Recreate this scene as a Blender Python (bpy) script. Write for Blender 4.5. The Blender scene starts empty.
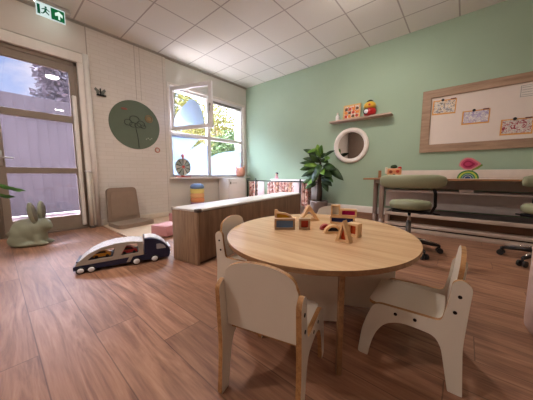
import bpy, bmesh, math, random
from mathutils import Vector, Matrix
from mathutils.geometry import tessellate_polygon
random.seed(7)
PI = math.pi
R = math.radians
S = bpy.context.scene
COL = S.collection

# ------------------------------------------------------------------ materials
def new_mat(name):
    m = bpy.data.materials.new(name); m.use_nodes = True
    nt = m.node_tree; nt.nodes.clear()
    out = nt.nodes.new('ShaderNodeOutputMaterial')
    p = nt.nodes.new('ShaderNodeBsdfPrincipled')
    nt.links.new(p.outputs[0], out.inputs[0])
    return m, nt, p, out
def lin(c):
    f = lambda v: (v/12.92 if v <= .04045 else ((v+.055)/1.055)**2.4)
    return (f(c[0]/255), f(c[1]/255), f(c[2]/255), 1)
def mth(nt, op, a, b=None, c=None):
    n = nt.nodes.new('ShaderNodeMath'); n.operation = op
    for i, v in enumerate((a, b, c)):
        if v is None: continue
        if isinstance(v, (int, float)): n.inputs[i].default_value = v
        else: nt.links.new(v, n.inputs[i])
    return n.outputs[0]
def mixc(nt, f, a, b, mode='MIX'):
    n = nt.nodes.new('ShaderNodeMix'); n.data_type = 'RGBA'; n.blend_type = mode
    for i, v in ((0, f), (6, a), (7, b)):
        if isinstance(v, (int, float)): n.inputs[i].default_value = v
        elif isinstance(v, tuple): n.inputs[i].default_value = v
        else: nt.links.new(v, n.inputs[i])
    return n.outputs[2]
def ramp(nt, f, stops):
    n = nt.nodes.new('ShaderNodeValToRGB')
    el = n.color_ramp.elements
    while len(el) < len(stops): el.new(.5)
    for e, (p, c) in zip(el, stops): e.position = p; e.color = c
    nt.links.new(f, n.inputs[0]); return n.outputs[0]
def coords(nt, kind='Object', scale=(1, 1, 1), rot=(0, 0, 0), loc=(0, 0, 0)):
    t = nt.nodes.new('ShaderNodeTexCoord'); m = nt.nodes.new('ShaderNodeMapping')
    m.inputs['Scale'].default_value = scale; m.inputs['Rotation'].default_value = rot; m.inputs['Location'].default_value = loc
    nt.links.new(t.outputs[kind], m.inputs[0]); return m.outputs[0]
def noise(nt, vec, scale, detail=3, rough=.5, dist=0):
    n = nt.nodes.new('ShaderNodeTexNoise'); n.inputs['Scale'].default_value = scale
    n.inputs['Detail'].default_value = detail; n.inputs['Roughness'].default_value = rough; n.inputs['Distortion'].default_value = dist
    nt.links.new(vec, n.inputs['Vector']); return n.outputs[0]
def bump(nt, p, h, strength=.2, dist=.01):
    b = nt.nodes.new('ShaderNodeBump'); b.inputs['Strength'].default_value = strength; b.inputs['Distance'].default_value = dist
    nt.links.new(h, b.inputs['Height']); nt.links.new(b.outputs[0], p.inputs['Normal'])
MC = {}
def plain(name, rgb, rough=.5, metal=0, spec=.5, var=.06, scale=12, bmp=0, coat=0, sheen=0):
    """one colour with a little mottling"""
    if name in MC: return MC[name]
    m, nt, p, out = new_mat(name)
    v = coords(nt); n = noise(nt, v, scale)
    c = lin(rgb); d = tuple(x*(1-var*2) for x in c[:3])+(1,); e = tuple(min(1, x*(1+var)) for x in c[:3])+(1,)
    nt.links.new(mixc(nt, n, d, e), p.inputs['Base Color'])
    p.inputs['Roughness'].default_value = rough; p.inputs['Metallic'].default_value = metal
    p.inputs['Specular IOR Level'].default_value = spec
    p.inputs['Coat Weight'].default_value = coat
    p.inputs['Sheen Weight'].default_value = sheen
    if bmp: bump(nt, p, noise(nt, v, scale*12, 2), bmp, .003)
    MC[name] = m; return m
def wood(name, dark, light, axis=0, scale=9, rough=.45, stretch=14, spec=.4, strong=1.0):
    if name in MC: return MC[name]
    m, nt, p, out = new_mat(name)
    sc = [scale*1.0]*3; sc[axis] = scale/stretch
    v = coords(nt, scale=tuple(sc))
    n1 = noise(nt, v, 1.6, 5, .6, .6); n2 = noise(nt, v, 6, 3, .6)
    f = mth(nt, 'ADD', mth(nt, 'MULTIPLY', n1, .7), mth(nt, 'MULTIPLY', n2, .3))
    nt.links.new(ramp(nt, f, [(.5-.18/strong*.9, lin(dark)), (.5+.16/strong, lin(light))]), p.inputs['Base Color'])
    p.inputs['Roughness'].default_value = rough; p.inputs['Specular IOR Level'].default_value = spec
    bump(nt, p, n2, .08, .002)
    MC[name] = m; return m
def emit(name, rgb, s):
    if name in MC: return MC[name]
    m = bpy.data.materials.new(name); m.use_nodes = True; nt = m.node_tree; nt.nodes.clear()
    out = nt.nodes.new('ShaderNodeOutputMaterial'); e = nt.nodes.new('ShaderNodeEmission')
    e.inputs[0].default_value = lin(rgb); e.inputs[1].default_value = s
    nt.links.new(e.outputs[0], out.inputs[0]); MC[name] = m; return m
def glassy(name, tint=(1, 1, 1, 1), refl=1.0, rough=0.0, ior=1.45):
    """thin pane: straight-through transparency with a real mirror reflection"""
    if name in MC: return MC[name]
    m = bpy.data.materials.new(name); m.use_nodes = True; nt = m.node_tree; nt.nodes.clear()
    out = nt.nodes.new('ShaderNodeOutputMaterial')
    t = nt.nodes.new('ShaderNodeBsdfTransparent'); g = nt.nodes.new('ShaderNodeBsdfGlossy')
    t.inputs[0].default_value = tint; g.inputs['Roughness'].default_value = rough
    fr = nt.nodes.new('ShaderNodeFresnel'); fr.inputs[0].default_value = ior
    mx = nt.nodes.new('ShaderNodeMixShader')
    nt.links.new(mth(nt, 'MULTIPLY', fr.outputs[0], refl), mx.inputs[0])
    nt.links.new(t.outputs[0], mx.inputs[1]); nt.links.new(g.outputs[0], mx.inputs[2])
    nt.links.new(mx.outputs[0], out.inputs[0]); MC[name] = m; return m

def floor_mat():
    m, nt, p, out = new_mat('vinyl_planks')
    tc = nt.nodes.new('ShaderNodeTexCoord'); sp = nt.nodes.new('ShaderNodeSeparateXYZ')
    nt.links.new(tc.outputs['Object'], sp.inputs[0])
    yy = mth(nt, 'DIVIDE', mth(nt, 'SUBTRACT', sp.outputs[1], .072), .207)
    row = mth(nt, 'FLOOR', yy); fy = mth(nt, 'FRACT', yy)
    wn = nt.nodes.new('ShaderNodeTexWhiteNoise'); wn.noise_dimensions = '1D'; nt.links.new(row, wn.inputs['W'])
    xx = mth(nt, 'ADD', mth(nt, 'DIVIDE', sp.outputs[0], 1.22), wn.outputs[0])
    pid = mth(nt, 'FLOOR', xx); fx = mth(nt, 'FRACT', xx)
    cb = nt.nodes.new('ShaderNodeCombineXYZ'); nt.links.new(row, cb.inputs[0]); nt.links.new(pid, cb.inputs[1])
    w2 = nt.nodes.new('ShaderNodeTexWhiteNoise'); w2.noise_dimensions = '2D'; nt.links.new(cb.outputs[0], w2.inputs['Vector'])
    # grain coordinates shifted per plank
    vm = nt.nodes.new('ShaderNodeVectorMath'); vm.operation = 'SCALE'; nt.links.new(w2.outputs['Color'], vm.inputs[0]); vm.inputs['Scale'].default_value = 30
    va = nt.nodes.new('ShaderNodeVectorMath'); nt.links.new(tc.outputs['Object'], va.inputs[0]); nt.links.new(vm.outputs[0], va.inputs[1])
    mp = nt.nodes.new('ShaderNodeMapping'); mp.inputs['Scale'].default_value = (1.1, 9.5, 1); nt.links.new(va.outputs[0], mp.inputs[0])
    g1 = noise(nt, mp.outputs[0], 1.3, 5, .55, 2.0)
    mp2 = nt.nodes.new('ShaderNodeMapping'); mp2.inputs['Scale'].default_value = (3.5, 55, 1); nt.links.new(va.outputs[0], mp2.inputs[0])
    g2 = noise(nt, mp2.outputs[0], 1.5, 3, .6)
    g = mth(nt, 'ADD', mth(nt, 'MULTIPLY', g1, .68), mth(nt, 'MULTIPLY', g2, .32))
    c = ramp(nt, g, [(.27, lin((92, 61, 46))), (.44, lin((136, 95, 72))), (.55, lin((156, 113, 87))), (.74, lin((180, 138, 110)))])
    tone = mth(nt, 'ADD', .86, mth(nt, 'MULTIPLY', w2.outputs[0], .24))
    tn = nt.nodes.new('ShaderNodeCombineXYZ')
    for i in range(3): nt.links.new(tone, tn.inputs[i])
    c = mixc(nt, 1.0, c, tn.outputs[0], 'MULTIPLY')
    ey = mth(nt, 'MINIMUM', fy, mth(nt, 'SUBTRACT', 1, fy)); ex = mth(nt, 'MINIMUM', fx, mth(nt, 'SUBTRACT', 1, fx))
    e = mth(nt, 'MINIMUM', mth(nt, 'MULTIPLY', ey, .207), mth(nt, 'MULTIPLY', ex, 1.22))
    seam = mth(nt, 'LESS_THAN', e, .0022)
    c = mixc(nt, mth(nt, 'MULTIPLY', seam, .55), c, lin((60, 38, 28)))
    nt.links.new(c, p.inputs['Base Color'])
    nt.links.new(mth(nt, 'ADD', .42, mth(nt, 'MULTIPLY', g2, .14)), p.inputs['Roughness'])
    p.inputs['Specular IOR Level'].default_value = .5
    bump(nt, p, mth(nt, 'SUBTRACT', g2, mth(nt, 'MULTIPLY', seam, 1.5)), .12, .002)
    return m
def ceiling_mat():
    m, nt, p, out = new_mat('ceiling_tiles')
    tc = nt.nodes.new('ShaderNodeTexCoord'); sp = nt.nodes.new('ShaderNodeSeparateXYZ'); nt.links.new(tc.outputs['Object'], sp.inputs[0])
    es = []
    for k, o in ((0, -.80), (1, 3.90)):
        f = mth(nt, 'FRACT', mth(nt, 'DIVIDE', mth(nt, 'SUBTRACT', sp.outputs[k], o), .594))
        es.append(mth(nt, 'MULTIPLY', mth(nt, 'MINIMUM', f, mth(nt, 'SUBTRACT', 1, f)), .594))
    ln = mth(nt, 'LESS_THAN', mth(nt, 'MINIMUM', es[0], es[1]), .009)
    v = coords(nt); n = noise(nt, v, 160, 2)
    c = mixc(nt, n, lin((212, 209, 199)), lin((232, 229, 220)))
    c = mixc(nt, mth(nt, 'MULTIPLY', ln, .7), c, lin((150, 142, 133)))
    nt.links.new(c, p.inputs['Base Color']); p.inputs['Roughness'].default_value = .9; p.inputs['Specular IOR Level'].default_value = .2
    bump(nt, p, mth(nt, 'SUBTRACT', mth(nt, 'MULTIPLY', n, .3), ln), .25, .004)
    return m
def brick_mat():
    m, nt, p, out = new_mat('painted_brick')
    v = coords(nt, rot=(0, R(90), 0)); sp = nt.nodes.new('ShaderNodeSeparateXYZ')
    tc = nt.nodes.new('ShaderNodeTexCoord'); nt.links.new(tc.outputs['Object'], sp.inputs[0])
    cb = nt.nodes.new('ShaderNodeCombineXYZ'); nt.links.new(sp.outputs[1], cb.inputs[0]); nt.links.new(sp.outputs[2], cb.inputs[1])
    b = nt.nodes.new('ShaderNodeTexBrick'); nt.links.new(cb.outputs[0], b.inputs['Vector'])
    b.inputs['Color1'].default_value = lin((212, 203, 193)); b.inputs['Color2'].default_value = lin((208, 199, 188)); b.inputs['Mortar'].default_value = lin((201, 190, 178))
    b.inputs['Scale'].default_value = 1; b.inputs['Mortar Size'].default_value = .005; b.inputs['Brick Width'].default_value = .22; b.inputs['Row Height'].default_value = .0625
    b.inputs['Mortar Smooth'].default_value = .6
    nt.links.new(b.outputs[0], p.inputs['Base Color']); p.inputs['Roughness'].default_value = .6
    bump(nt, p, mth(nt, 'ADD', mth(nt, 'SUBTRACT', 1, b.outputs[1]), mth(nt, 'MULTIPLY', noise(nt, tc.outputs['Object'], 60),   .2)), .12, .005)
    return m
def scribble_mat(name, seed, cols):
    m, nt, p, out = new_mat(name)
    v = coords(nt, loc=(seed*3.1, seed*1.7, seed))
    n1 = noise(nt, v, 16, 4, .7, 1.5); n2 = noise(nt, v, 30, 3, .6, 1)
    c = ramp(nt, n1, [(0, lin(cols[0])), (.42, lin(cols[1])), (.5, lin((235, 228, 215))), (.58, lin(cols[2])), (.66, lin((238, 230, 216)))])
    c = mixc(nt, mth(nt, 'GREATER_THAN', n2, .6), c, lin(cols[3]))
    nt.links.new(c, p.inputs['Base Color']); p.inputs['Roughness'].default_value = .7
    return m
def fabric_pattern(name, seed, base, c1, c2, c3):
    m, nt, p, out = new_mat(name)
    v = coords(nt, loc=(seed, seed*.7, seed*1.3))
    vo = nt.nodes.new('ShaderNodeTexVoronoi'); vo.inputs['Scale'].default_value = 26; nt.links.new(v, vo.inputs['Vector'])
    sx = nt.nodes.new('ShaderNodeSeparateXYZ'); nt.links.new(vo.outputs['Color'], sx.inputs[0])
    c = ramp(nt, sx.outputs[0], [(0, lin(base)), (.35, lin(c1)), (.55, lin(base)), (.7, lin(c2)), (.88, lin(c3))])
    nt.links.new(c, p.inputs['Base Color']); p.inputs['Roughness'].default_value = .9
    return m
def leafy(name, a, b, c, rough=.4, spec=.5, scale=5, trans=0):
    m, nt, p, out = new_mat(name)
    n = noise(nt, coords(nt), scale, 3)
    nt.links.new(ramp(nt, n, [(.3, lin(a)), (.5, lin(b)), (.68, lin(c))]), p.inputs['Base Color'])
    p.inputs['Roughness'].default_value = rough; p.inputs['Specular IOR Level'].default_value = spec
    if trans: p.inputs['Transmission Weight'].default_value = trans
    return m

# ------------------------------------------------------------------ geometry
class MB:
    def __init__(s): s.b = bmesh.new()
    def _t(s, vs, M):
        if M is not None: bmesh.ops.transform(s.b, matrix=M, verts=vs)
    def box(s, lo, hi, bev=0, M=None, seg=2, mi=0):
        c = [(lo[i]+hi[i])/2 for i in range(3)]; d = [abs(hi[i]-lo[i]) for i in range(3)]
        r = bmesh.ops.create_cube(s.b, size=1, matrix=Matrix.Translation(c) @ Matrix.Diagonal((*d, 1)))
        vs = r['verts']
        if bev:
            es = list({e for v in vs for e in v.link_edges})
            q = bmesh.ops.bevel(s.b, geom=es, offset=bev, segments=seg, affect='EDGES', profile=.5)
            vs = list({v for f in q['faces'] for v in f.verts} | {v for v in vs if v.is_valid})
        fs = {f for v in vs for f in v.link_faces}
        for f in fs: f.material_index = mi; f.smooth = bool(bev)
        s._t(vs, M); return s
    def cyl(s, p0, p1, r0, r1=None, n=20, mi=0, smooth=True):
        p0, p1 = Vector(p0), Vector(p1); d = p1-p0; r1 = r0 if r1 is None else r1
        M = Matrix.Translation((p0+p1)/2) @ d.to_track_quat('Z', 'Y').to_matrix().to_4x4()
        r = bmesh.ops.create_cone(s.b, cap_ends=True, cap_tris=False, segments=n, radius1=r0, radius2=r1, depth=d.length, matrix=M)
        for f in {f for v in r['verts'] for f in v.link_faces}:
            f.material_index = mi; f.smooth = smooth and len(f.verts) == 4
        return s
    def ball(s, c, r, M=None, u=18, v=12, mi=0):
        rr = (r, r, r) if isinstance(r, (int, float)) else r
        T = Matrix.Translation(c) @ (M if M is not None else Matrix.Identity(4)) @ Matrix.Diagonal((*rr, 1))
        q = bmesh.ops.create_uvsphere(s.b, u_segments=u, v_segments=v, radius=1, matrix=T)
        for f in {f for w in q['verts'] for f in w.link_faces}: f.smooth = True; f.material_index = mi
        return s
    def lathe(s, prof, n=32, c=(0, 0, 0), M=None, mi=0, caps=True):
        """prof: (radius, z) from bottom to top"""
        vs = []
        rings = []
        for r, z in prof:
            ring = []
            if r < 1e-6: ring = [s.b.verts.new((0, 0, z))]
            else:
                for k in range(n):
                    a = 2*PI*k/n; ring.append(s.b.verts.new((r*math.cos(a), r*math.sin(a), z)))
            rings.append(ring); vs += ring
        for a, b in zip(rings, rings[1:]):
            for k in range(n):
                k2 = (k+1) % n
                if len(a) == 1 and len(b) == 1: continue
                if len(a) == 1: f = (a[0], b[k2], b[k])
                elif len(b) == 1: f = (a[k], a[k2], b[0])
                else: f = (a[k], a[k2], b[k2], b[k])
                f = s.b.faces.new(f); f.smooth = True; f.material_index = mi
        for ring, rev in ((rings[0], True), (rings[-1], False)):
            if len(ring) > 1 and caps:
                f = s.b.faces.new(ring[::-1] if rev else ring); f.material_index = mi
        T = Matrix.Translation(c) @ (M if M is not None else Matrix.Identity(4)); s._t(vs, T); return s
    def tube(s, pts, r, n=10, mi=0, caps=True):
        pts = [Vector(p) for p in pts]; rings = []
        up = Vector((0, 0, 1)); prev = None
        for i, p in enumerate(pts):
            d = (pts[min(i+1, len(pts)-1)]-pts[max(i-1, 0)]).normalized()
            if prev is None:
                a = d.orthogonal().normalized()
            else:
                a = (prev - d*prev.dot(d)).normalized()
            prev = a; b = d.cross(a); rr = r[i] if isinstance(r, (list, tuple)) else r
            rings.append([s.b.verts.new(p+(a*math.cos(2*PI*k/n)+b*math.sin(2*PI*k/n))*rr) for k in range(n)])
        for q, w in zip(rings, rings[1:]):
            for k in range(n):
                f = s.b.faces.new((q[k], q[(k+1) % n], w[(k+1) % n], w[k])); f.smooth = True; f.material_index = mi
        if caps:
            s.b.faces.new(rings[0][::-1]).material_index = mi; s.b.faces.new(rings[-1]).material_index = mi
        return s
    def prism(s, outer, thick, holes=(), M=None, mi=0, mi_side=None, z0=None):
        """extrude a 2-D outline (x,y) through thick along z, centred unless z0 is given"""
        loops = [list(outer)]+[list(h) for h in holes]
        z0 = -thick/2 if z0 is None else z0; z1 = z0+thick
        tri = tessellate_polygon([[Vector((x, y, 0)) for x, y in l] for l in loops])
        flat = [p for l in loops for p in l]
        lo = [s.b.verts.new((x, y, z0)) for x, y in flat]; hi = [s.b.verts.new((x, y, z1)) for x, y in flat]
        ms = mi if mi_side is None else mi_side
        for t in tri:
            for vv in (lo, hi):
                try: s.b.faces.new([vv[i] for i in t]).material_index = mi
                except ValueError: pass
        o = 0
        for l in loops:
            n = len(l)
            for k in range(n):
                try:
                    f = s.b.faces.new((lo[o+k], lo[o+(k+1) % n], hi[o+(k+1) % n], hi[o+k])); f.material_index = ms
                except ValueError: pass
            o += n
        s._t(lo+hi, M); return s
    def leaf(s, base, tip, width, up=(0, 0, 1), droop=.0, n=6, mi=0, thick=.0012):
        base, tip = Vector(base), Vector(tip); d = tip-base; L = d.length; d.normalize()
        sd = d.cross(Vector(up)); sd = sd.normalized() if sd.length > 1e-4 else d.orthogonal().normalized()
        nn = sd.cross(d)
        rows = []
        for i in range(n+1):
            t = i/n; w = width/2*math.sin(PI*min(1, .04+t*.96)**.8)**.75 if 0 < t < 1 else width*.02
            p = base+d*L*t - Vector((0, 0, 1))*droop*L*t*t
            rows.append([s.b.verts.new(p+sd*w+nn*w*.25), s.b.verts.new(p), s.b.verts.new(p-sd*w+nn*w*.25)])
        fs = []
        for a, b in zip(rows, rows[1:]):
            for k in range(2):
                f = s.b.faces.new((a[k], a[k+1], b[k+1], b[k])); f.smooth = True; f.material_index = mi; fs.append(f)
        return s
    def build(s, name, mat, parent=None, loc=None, rot=None, smooth=False, bev=0, auto=None):
        bmesh.ops.recalc_face_normals(s.b, faces=s.b.faces)
        me = bpy.data.meshes.new(name); s.b.to_mesh(me); s.b.free()
        for m in (mat if isinstance(mat, (list, tuple)) else [mat]): me.materials.append(m)
        if smooth:
            for p in me.polygons: p.use_smooth = True
        o = bpy.data.objects.new(name, me); COL.objects.link(o)
        if parent: o.parent = parent
        if loc: o.location = loc
        if rot: o.rotation_euler = rot
        if bev:
            md = o.modifiers.new('bevel', 'BEVEL'); md.width = bev; md.segments = 2; md.limit_method = 'ANGLE'; md.angle_limit = R(50)
        return o
def tag(o, label=None, cat=None, group=None, kind=None):
    if label: o['label'] = label
    if cat: o['category'] = cat
    if group: o['group'] = group
    if kind: o['kind'] = kind
    return o
def empty(name, loc=(0, 0, 0), rz=0, label=None, cat=None, group=None):
    o = bpy.data.objects.new(name, None); COL.objects.link(o); o.location = loc; o.rotation_euler = (0, 0, rz)
    o.empty_display_size = .05
    return tag(o, label, cat, group)
def copy_tree(o, parent=None):
    c = o.copy(); COL.objects.link(c)
    if parent: c.parent = parent
    for ch in list(o.children): copy_tree(ch, c)
    return c
def fillet(pts, rad, n=5):
    """round the corners of a closed polygon; rad: one value or one per corner"""
    out = []; N = len(pts)
    for i in range(N):
        p0, p, p1 = Vector(pts[i-1]), Vector(pts[i]), Vector(pts[(i+1) % N])
        r = rad[i] if isinstance(rad, (list, tuple)) else rad
        a, b = (p0-p), (p1-p); la, lb = a.length, b.length; a.normalize(); b.normalize()
        t = min(r, la*.48, lb*.48)
        if t < 1e-5: out.append(tuple(p)); continue
        q0, q1 = p+a*t, p+b*t
        for k in range(n+1):
            u = k/n; out.append(tuple(q0*(1-u)**2+p*2*u*(1-u)+q1*u*u))
    return out
def arc(cx, cy, r, a0, a1, n=16):
    return [(cx+r*math.cos(R(a0+(a1-a0)*k/n)), cy+r*math.sin(R(a0+(a1-a0)*k/n))) for k in range(n+1)]
XZ = Matrix(((1, 0, 0, 0), (0, 0, -1, 0), (0, 1, 0, 0), (0, 0, 0, 1)))      # (x,y,z)->(x,-z,y): outline stands in the x-z plane
YZ = Matrix(((0, 0, 1, 0), (1, 0, 0, 0), (0, 1, 0, 0), (0, 0, 0, 1)))       # outline stands in the y-z plane, thickness along x

# ------------------------------------------------------------------ palette
white_paint = plain('white_paint', (230, 222, 213), .45)
cream = plain('cream_paint', (216, 206, 192), .45)
frame_brown = plain('greige_aluminium', (137, 121, 105), .45, var=.05)
white_lac = plain('white_lacquer', (232, 228, 224), .35, var=.02)
upvc = plain('white_window_plastic', (226, 222, 222), .35, var=.02)
chair_white = plain('white_chair_laminate', (217, 207, 192), .42, var=.02)
ply = wood('plywood_edge', (139, 96, 56), (189, 142, 92), 0, 30, .5, 4)
oak = wood('oak_table_top', (186, 143, 101), (222, 184, 141), 0, 9, .36, 16, .5)
oak_edge = wood('oak_edge', (124, 88, 58), (160, 118, 80), 0, 20, .5, 8)
block_wood = wood('beech_block', (205, 161, 112), (231, 194, 148), 0, 30, .5, 6)
bench_wood = wood('bench_grey_oak', (122, 95, 74), (171, 142, 115), 2, 16, .5, 14)
board_wood = wood('board_frame_oak', (138, 110, 88), (178, 148, 122), 0, 14, .5, 10)
desk_wood = wood('desk_edge_wood', (128, 86, 52), (170, 122, 80), 0, 14, .5, 12)
black_metal = plain('black_metal', (28, 27, 30), .4, .6)
black_plastic = plain('black_plastic', (24, 23, 24), .45)
chrome = plain('chrome', (200, 198, 195), .15, 1)
bolt_mat = plain('dark_bolt', (38, 30, 28), .35, .7)

# ------------------------------------------------------------------ camera (0,0,.82)
F = 232.0; yaw = R(40.35); pitch = R(6.27)
cy_, sy_ = math.cos(yaw), math.sin(yaw)
fw = Vector((-sy_*math.cos(pitch), cy_*math.cos(pitch), -math.sin(pitch))); rt = Vector((cy_, sy_, 0)); up = rt.cross(fw)
cam = bpy.data.cameras.new('camera'); cam.sensor_width = 36; cam.lens = 36*F/533; cam.clip_start = .02; cam.clip_end = 200
co = bpy.data.objects.new('camera', cam); COL.objects.link(co); S.camera = co
M = Matrix((rt, up, -fw)).transposed().to_4x4(); M.translation = (0, 0, .82); co.matrix_world = M

# ------------------------------------------------------------------ room
XL, YB, XR, YF, H = -4.41, 4.38, 3.0, -3.0, 3.0
WT = .34
def struct(name, mb, mat, parent=None, **k):
    o = mb.build(name, mat, parent, **k)
    if parent is None: o['kind'] = 'structure'
    return o
struct('floor', MB().box((XL-.4, YF-.2, -.1), (XR+.2, YB+.2, 0)), floor_mat())
struct('ceiling', MB().box((XL-.4, YF-.2, H), (XR+.2, YB+.2, H+.12)), ceiling_mat())
mint = plain('mint_wall_paint', (158, 179, 154), .75, var=.03, scale=3, bmp=.05)
greige = plain('greige_wall_paint', (208, 204, 194), .75, var=.03, scale=3)
taupe_wall = plain('taupe_wall_paint', (190, 180, 170), .8, var=.03, scale=3)
struct('wall_back', MB().box((XL-.4, YB, 0), (XR+.2, YB+.2, H)), mint)
struct('wall_right', MB().box((XR, YF-.2, 0), (XR+.2, YB, H)), taupe_wall)
struct('wall_front', MB().box((XL-.4, YF-.2, 0), (XR, YF, H)), taupe_wall)
# left wall with door and window openings
DY0, DY1, DZ1 = .00, .93, 2.44       # door opening
WY0, WY1, WZ0, WZ1 = 2.30, 4.29, .765, 2.53
b = MB()
for y0, y1, z0, z1 in ((YF, DY0, 0, H), (DY0, DY1, DZ1, H), (DY1, WY0, 0, H), (WY0, WY1, 0, WZ0), (WY0, WY1, WZ1, H), (WY1, YB, 0, H)):
    b.box((XL-WT, y0, z0), (XL, y1, z1))
struct('wall_left', b, greige)
# the painted brick cladding up to the window, standing a little proud
PRJ = .022
b = MB(); b.box((XL, 1.06, .0), (XL+PRJ, 2.255, H))
struct('trim_1', b, brick_mat())
b = MB(); b.box((XL, YF, 0), (XL+PRJ*.6, DY0-.18, H)).box((XL, DY0-.18, 2.58), (XL+PRJ*.6, 1.06, H))
struct('trim_2', b, plain('brick_cladding_paint', (210, 200, 189), .7, var=.03, scale=3))
b = MB()
for y, w in ((1.06, .012), (1.72, .008), (1.80, .006), (2.20, .006)): b.box((XL+PRJ-.002, y-w/2, 0 if y > 1.9 else 2.1), (XL+PRJ+.0015, y+w/2, H))
struct('trim_3', b, plain('joint_shadow_paint', (172, 160, 148), .8))
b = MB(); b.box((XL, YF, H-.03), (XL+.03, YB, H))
struct('trim_4', b, plain('ceiling_shadow_line', (158, 149, 138), .6))  # dark strip standing in for the shadow line under the ceiling
struct('baseboard_left', MB().box((XL+PRJ, 1.10, 0), (XL+PRJ+.014, 2.28, .095), .003).box((XL, 2.28, 0), (XL+.016, YB-.02, .095), .003), plain('cream_skirting', (210, 196, 178), .5))
struct('baseboard_back', MB().box((XL+.02, YB-.018, .13), (XR, YB, .245), .003), white_paint)
struct('trim_5', MB().box((XL+.02, YB-.022, 0), (XR, YB, .13)), wood('vinyl_cove', (112, 78, 58), (150, 108, 82), 0, 8, .5))

# ---- window
win = empty('window_1'); win['kind'] = 'structure'
b = MB(); fx0, fx1 = XL-.09, XL-.03
b.box((fx0, WY0, WZ0), (fx1, WY0+.06, WZ1), .004).box((fx0, WY1-.07, WZ0), (fx1, WY1, WZ1), .004)
b.box((fx0, WY0, WZ1-.06), (fx1, WY1, WZ1), .004).box((fx0, WY0, WZ0), (fx1, WY1, WZ0+.05), .004)
b.box((fx0-.005, 3.19, WZ0), (fx1+.005, 3.275, WZ1), .004)
b.box((fx0-.003, WY0, 1.595), (fx1+.003, WY1, 1.665), .004)
b.build('window_frame', upvc, win)
b = MB(); b.box((XL-.03, WY0-.03, WZ0), (XL+.012, WY0+.02, WZ1+.03), .003).box((XL-.03, WY1-.02, WZ0), (XL+.012, WY1+.045, WZ1+.03), .003).box((XL-.03, WY0-.03, WZ1-.01), (XL+.014, WY1+.045, WZ1+.035), .003)
b.build('window_trim', white_paint, win)
b = MB(); b.box((XL-.1, WY0-.03, WZ0-.03), (XL+.14, YB-.005, WZ0), .006)
b.build('window_sill', plain('white_sill', (223, 217, 211), .35, var=.02), win)
pane = glassy('window_glass', (.97, .98, 1, 1), .7)
for n_, (y0, y1, z0, z1) in enumerate(((WY0+.05, 3.20, WZ0+.04, 1.60), (3.27, WY1-.06, WZ0+.04, 1.60), (3.27, WY1-.06, 1.66, WZ1-.05))):
    MB().box((XL-.065, y0, z0), (XL-.060, y1, z1)).build('pane', pane, win)
b = MB(); b.box((XL-.085, 3.27, WZ1-.115), (XL-.04, WY1-.065, WZ1-.055), .004)
b.build('blind_box', plain('dark_blind', (132, 130, 128), .5), win)
# opened casement, hinged on the jamb side
film = None
def film_mat(nm, ca, cb):
    m = bpy.data.materials.new(nm); m.use_nodes = True; nt = m.node_tree; nt.nodes.clear()
    out = nt.nodes.new('ShaderNodeOutputMaterial')
    t = nt.nodes.new('ShaderNodeBsdfTranslucent'); d = nt.nodes.new('ShaderNodeBsdfDiffuse'); tr = nt.nodes.new('ShaderNodeBsdfTransparent')
    n = noise(nt, coords(nt), 5, 2)
    c = mixc(nt, n, lin(ca), lin(cb))
    nt.links.new(c, t.inputs[0]); nt.links.new(c, d.inputs[0])
    a = nt.nodes.new('ShaderNodeMixShader'); a.inputs[0].default_value = .22
    nt.links.new(t.outputs[0], a.inputs[1]); nt.links.new(d.outputs[0], a.inputs[2])
    q = nt.nodes.new('ShaderNodeMixShader'); q.inputs[0].default_value = .12
    nt.links.new(a.outputs[0], q.inputs[1]); nt.links.new(tr.outputs[0], q.inputs[2])
    nt.links.new(q.outputs[0], out.inputs[0]); return m
film = film_mat('frosted_film', (140, 151, 168), (154, 164, 178)); sash_film = film_mat('sash_film', (214, 228, 246), (226, 238, 252))
sash_w, sash_z0, sash_z1 = .93, 1.675, 2.475
sash = empty('sash', (XL-.005, WY0+.05, 0), 0); sash.parent = win; sash.rotation_euler = (0, 0, R(-70))
b = MB(); ft = .065
b.prism([(0, sash_z0), (sash_w, sash_z0), (sash_w, sash_z1), (0, sash_z1)], .05, [[(ft, sash_z0+ft), (sash_w-ft, sash_z0+ft), (sash_w-ft, sash_z1-ft), (ft, sash_z1-ft)]], YZ)
b.build('sash_frame', upvc, sash, bev=.006)
MB().box((-.003, ft-.01, sash_z0+ft-.01), (.003, sash_w-ft+.01, sash_z1-ft+.01)).build('pane', pane, sash)
b = MB(); pts = [(ft, sash_z0+ft), (sash_w-ft-.12, sash_z0+ft)]+[(sash_w-ft-.12-.30*(1-math.cos(R(a))), sash_z0+ft+.47*math.sin(R(a))) for a in range(10, 91, 10)]+[(ft+.1, sash_z0+.34), (ft, sash_z0+.2)]
b.prism(pts, .0012, (), Matrix.Translation((.006, 0, 0)) @ YZ); b.build('frosted_film', sash_film, sash)
b = MB(); b.box((.02, sash_w-.045, 2.05), (.05, sash_w-.02, 2.09), .003).cyl((.055, sash_w-.032, 2.07), (.055, sash_w-.032, 1.95), .009)
b.build('handle', plain('window_handle_metal', (150, 146, 142), .35, .6), sash)
# film pieces on the fixed panes
b = MB()
b.prism([(2.35, WZ0+.045), (3.195, WZ0+.045), (3.195, 1.46), (3.06, 1.52), (2.76, 1.33), (2.90, 1.50), (3.02, 1.595), (2.35, 1.595)], .0012, (), Matrix.Translation((XL-.057, 0, 0)) @ YZ)
b.build('frosted_film', film, win)
b = MB()
b.prism([(3.27, WZ0+.045), (4.235, WZ0+.045), (4.235, 1.415), (4.06, 1.41), (3.9, 1.39), (3.7, 1.36), (3.5, 1.31), (3.27, 1.215)], .0012, (), Matrix.Translation((XL-.057, 0, 0)) @ YZ)
b.build('frosted_film', film, win)

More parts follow.
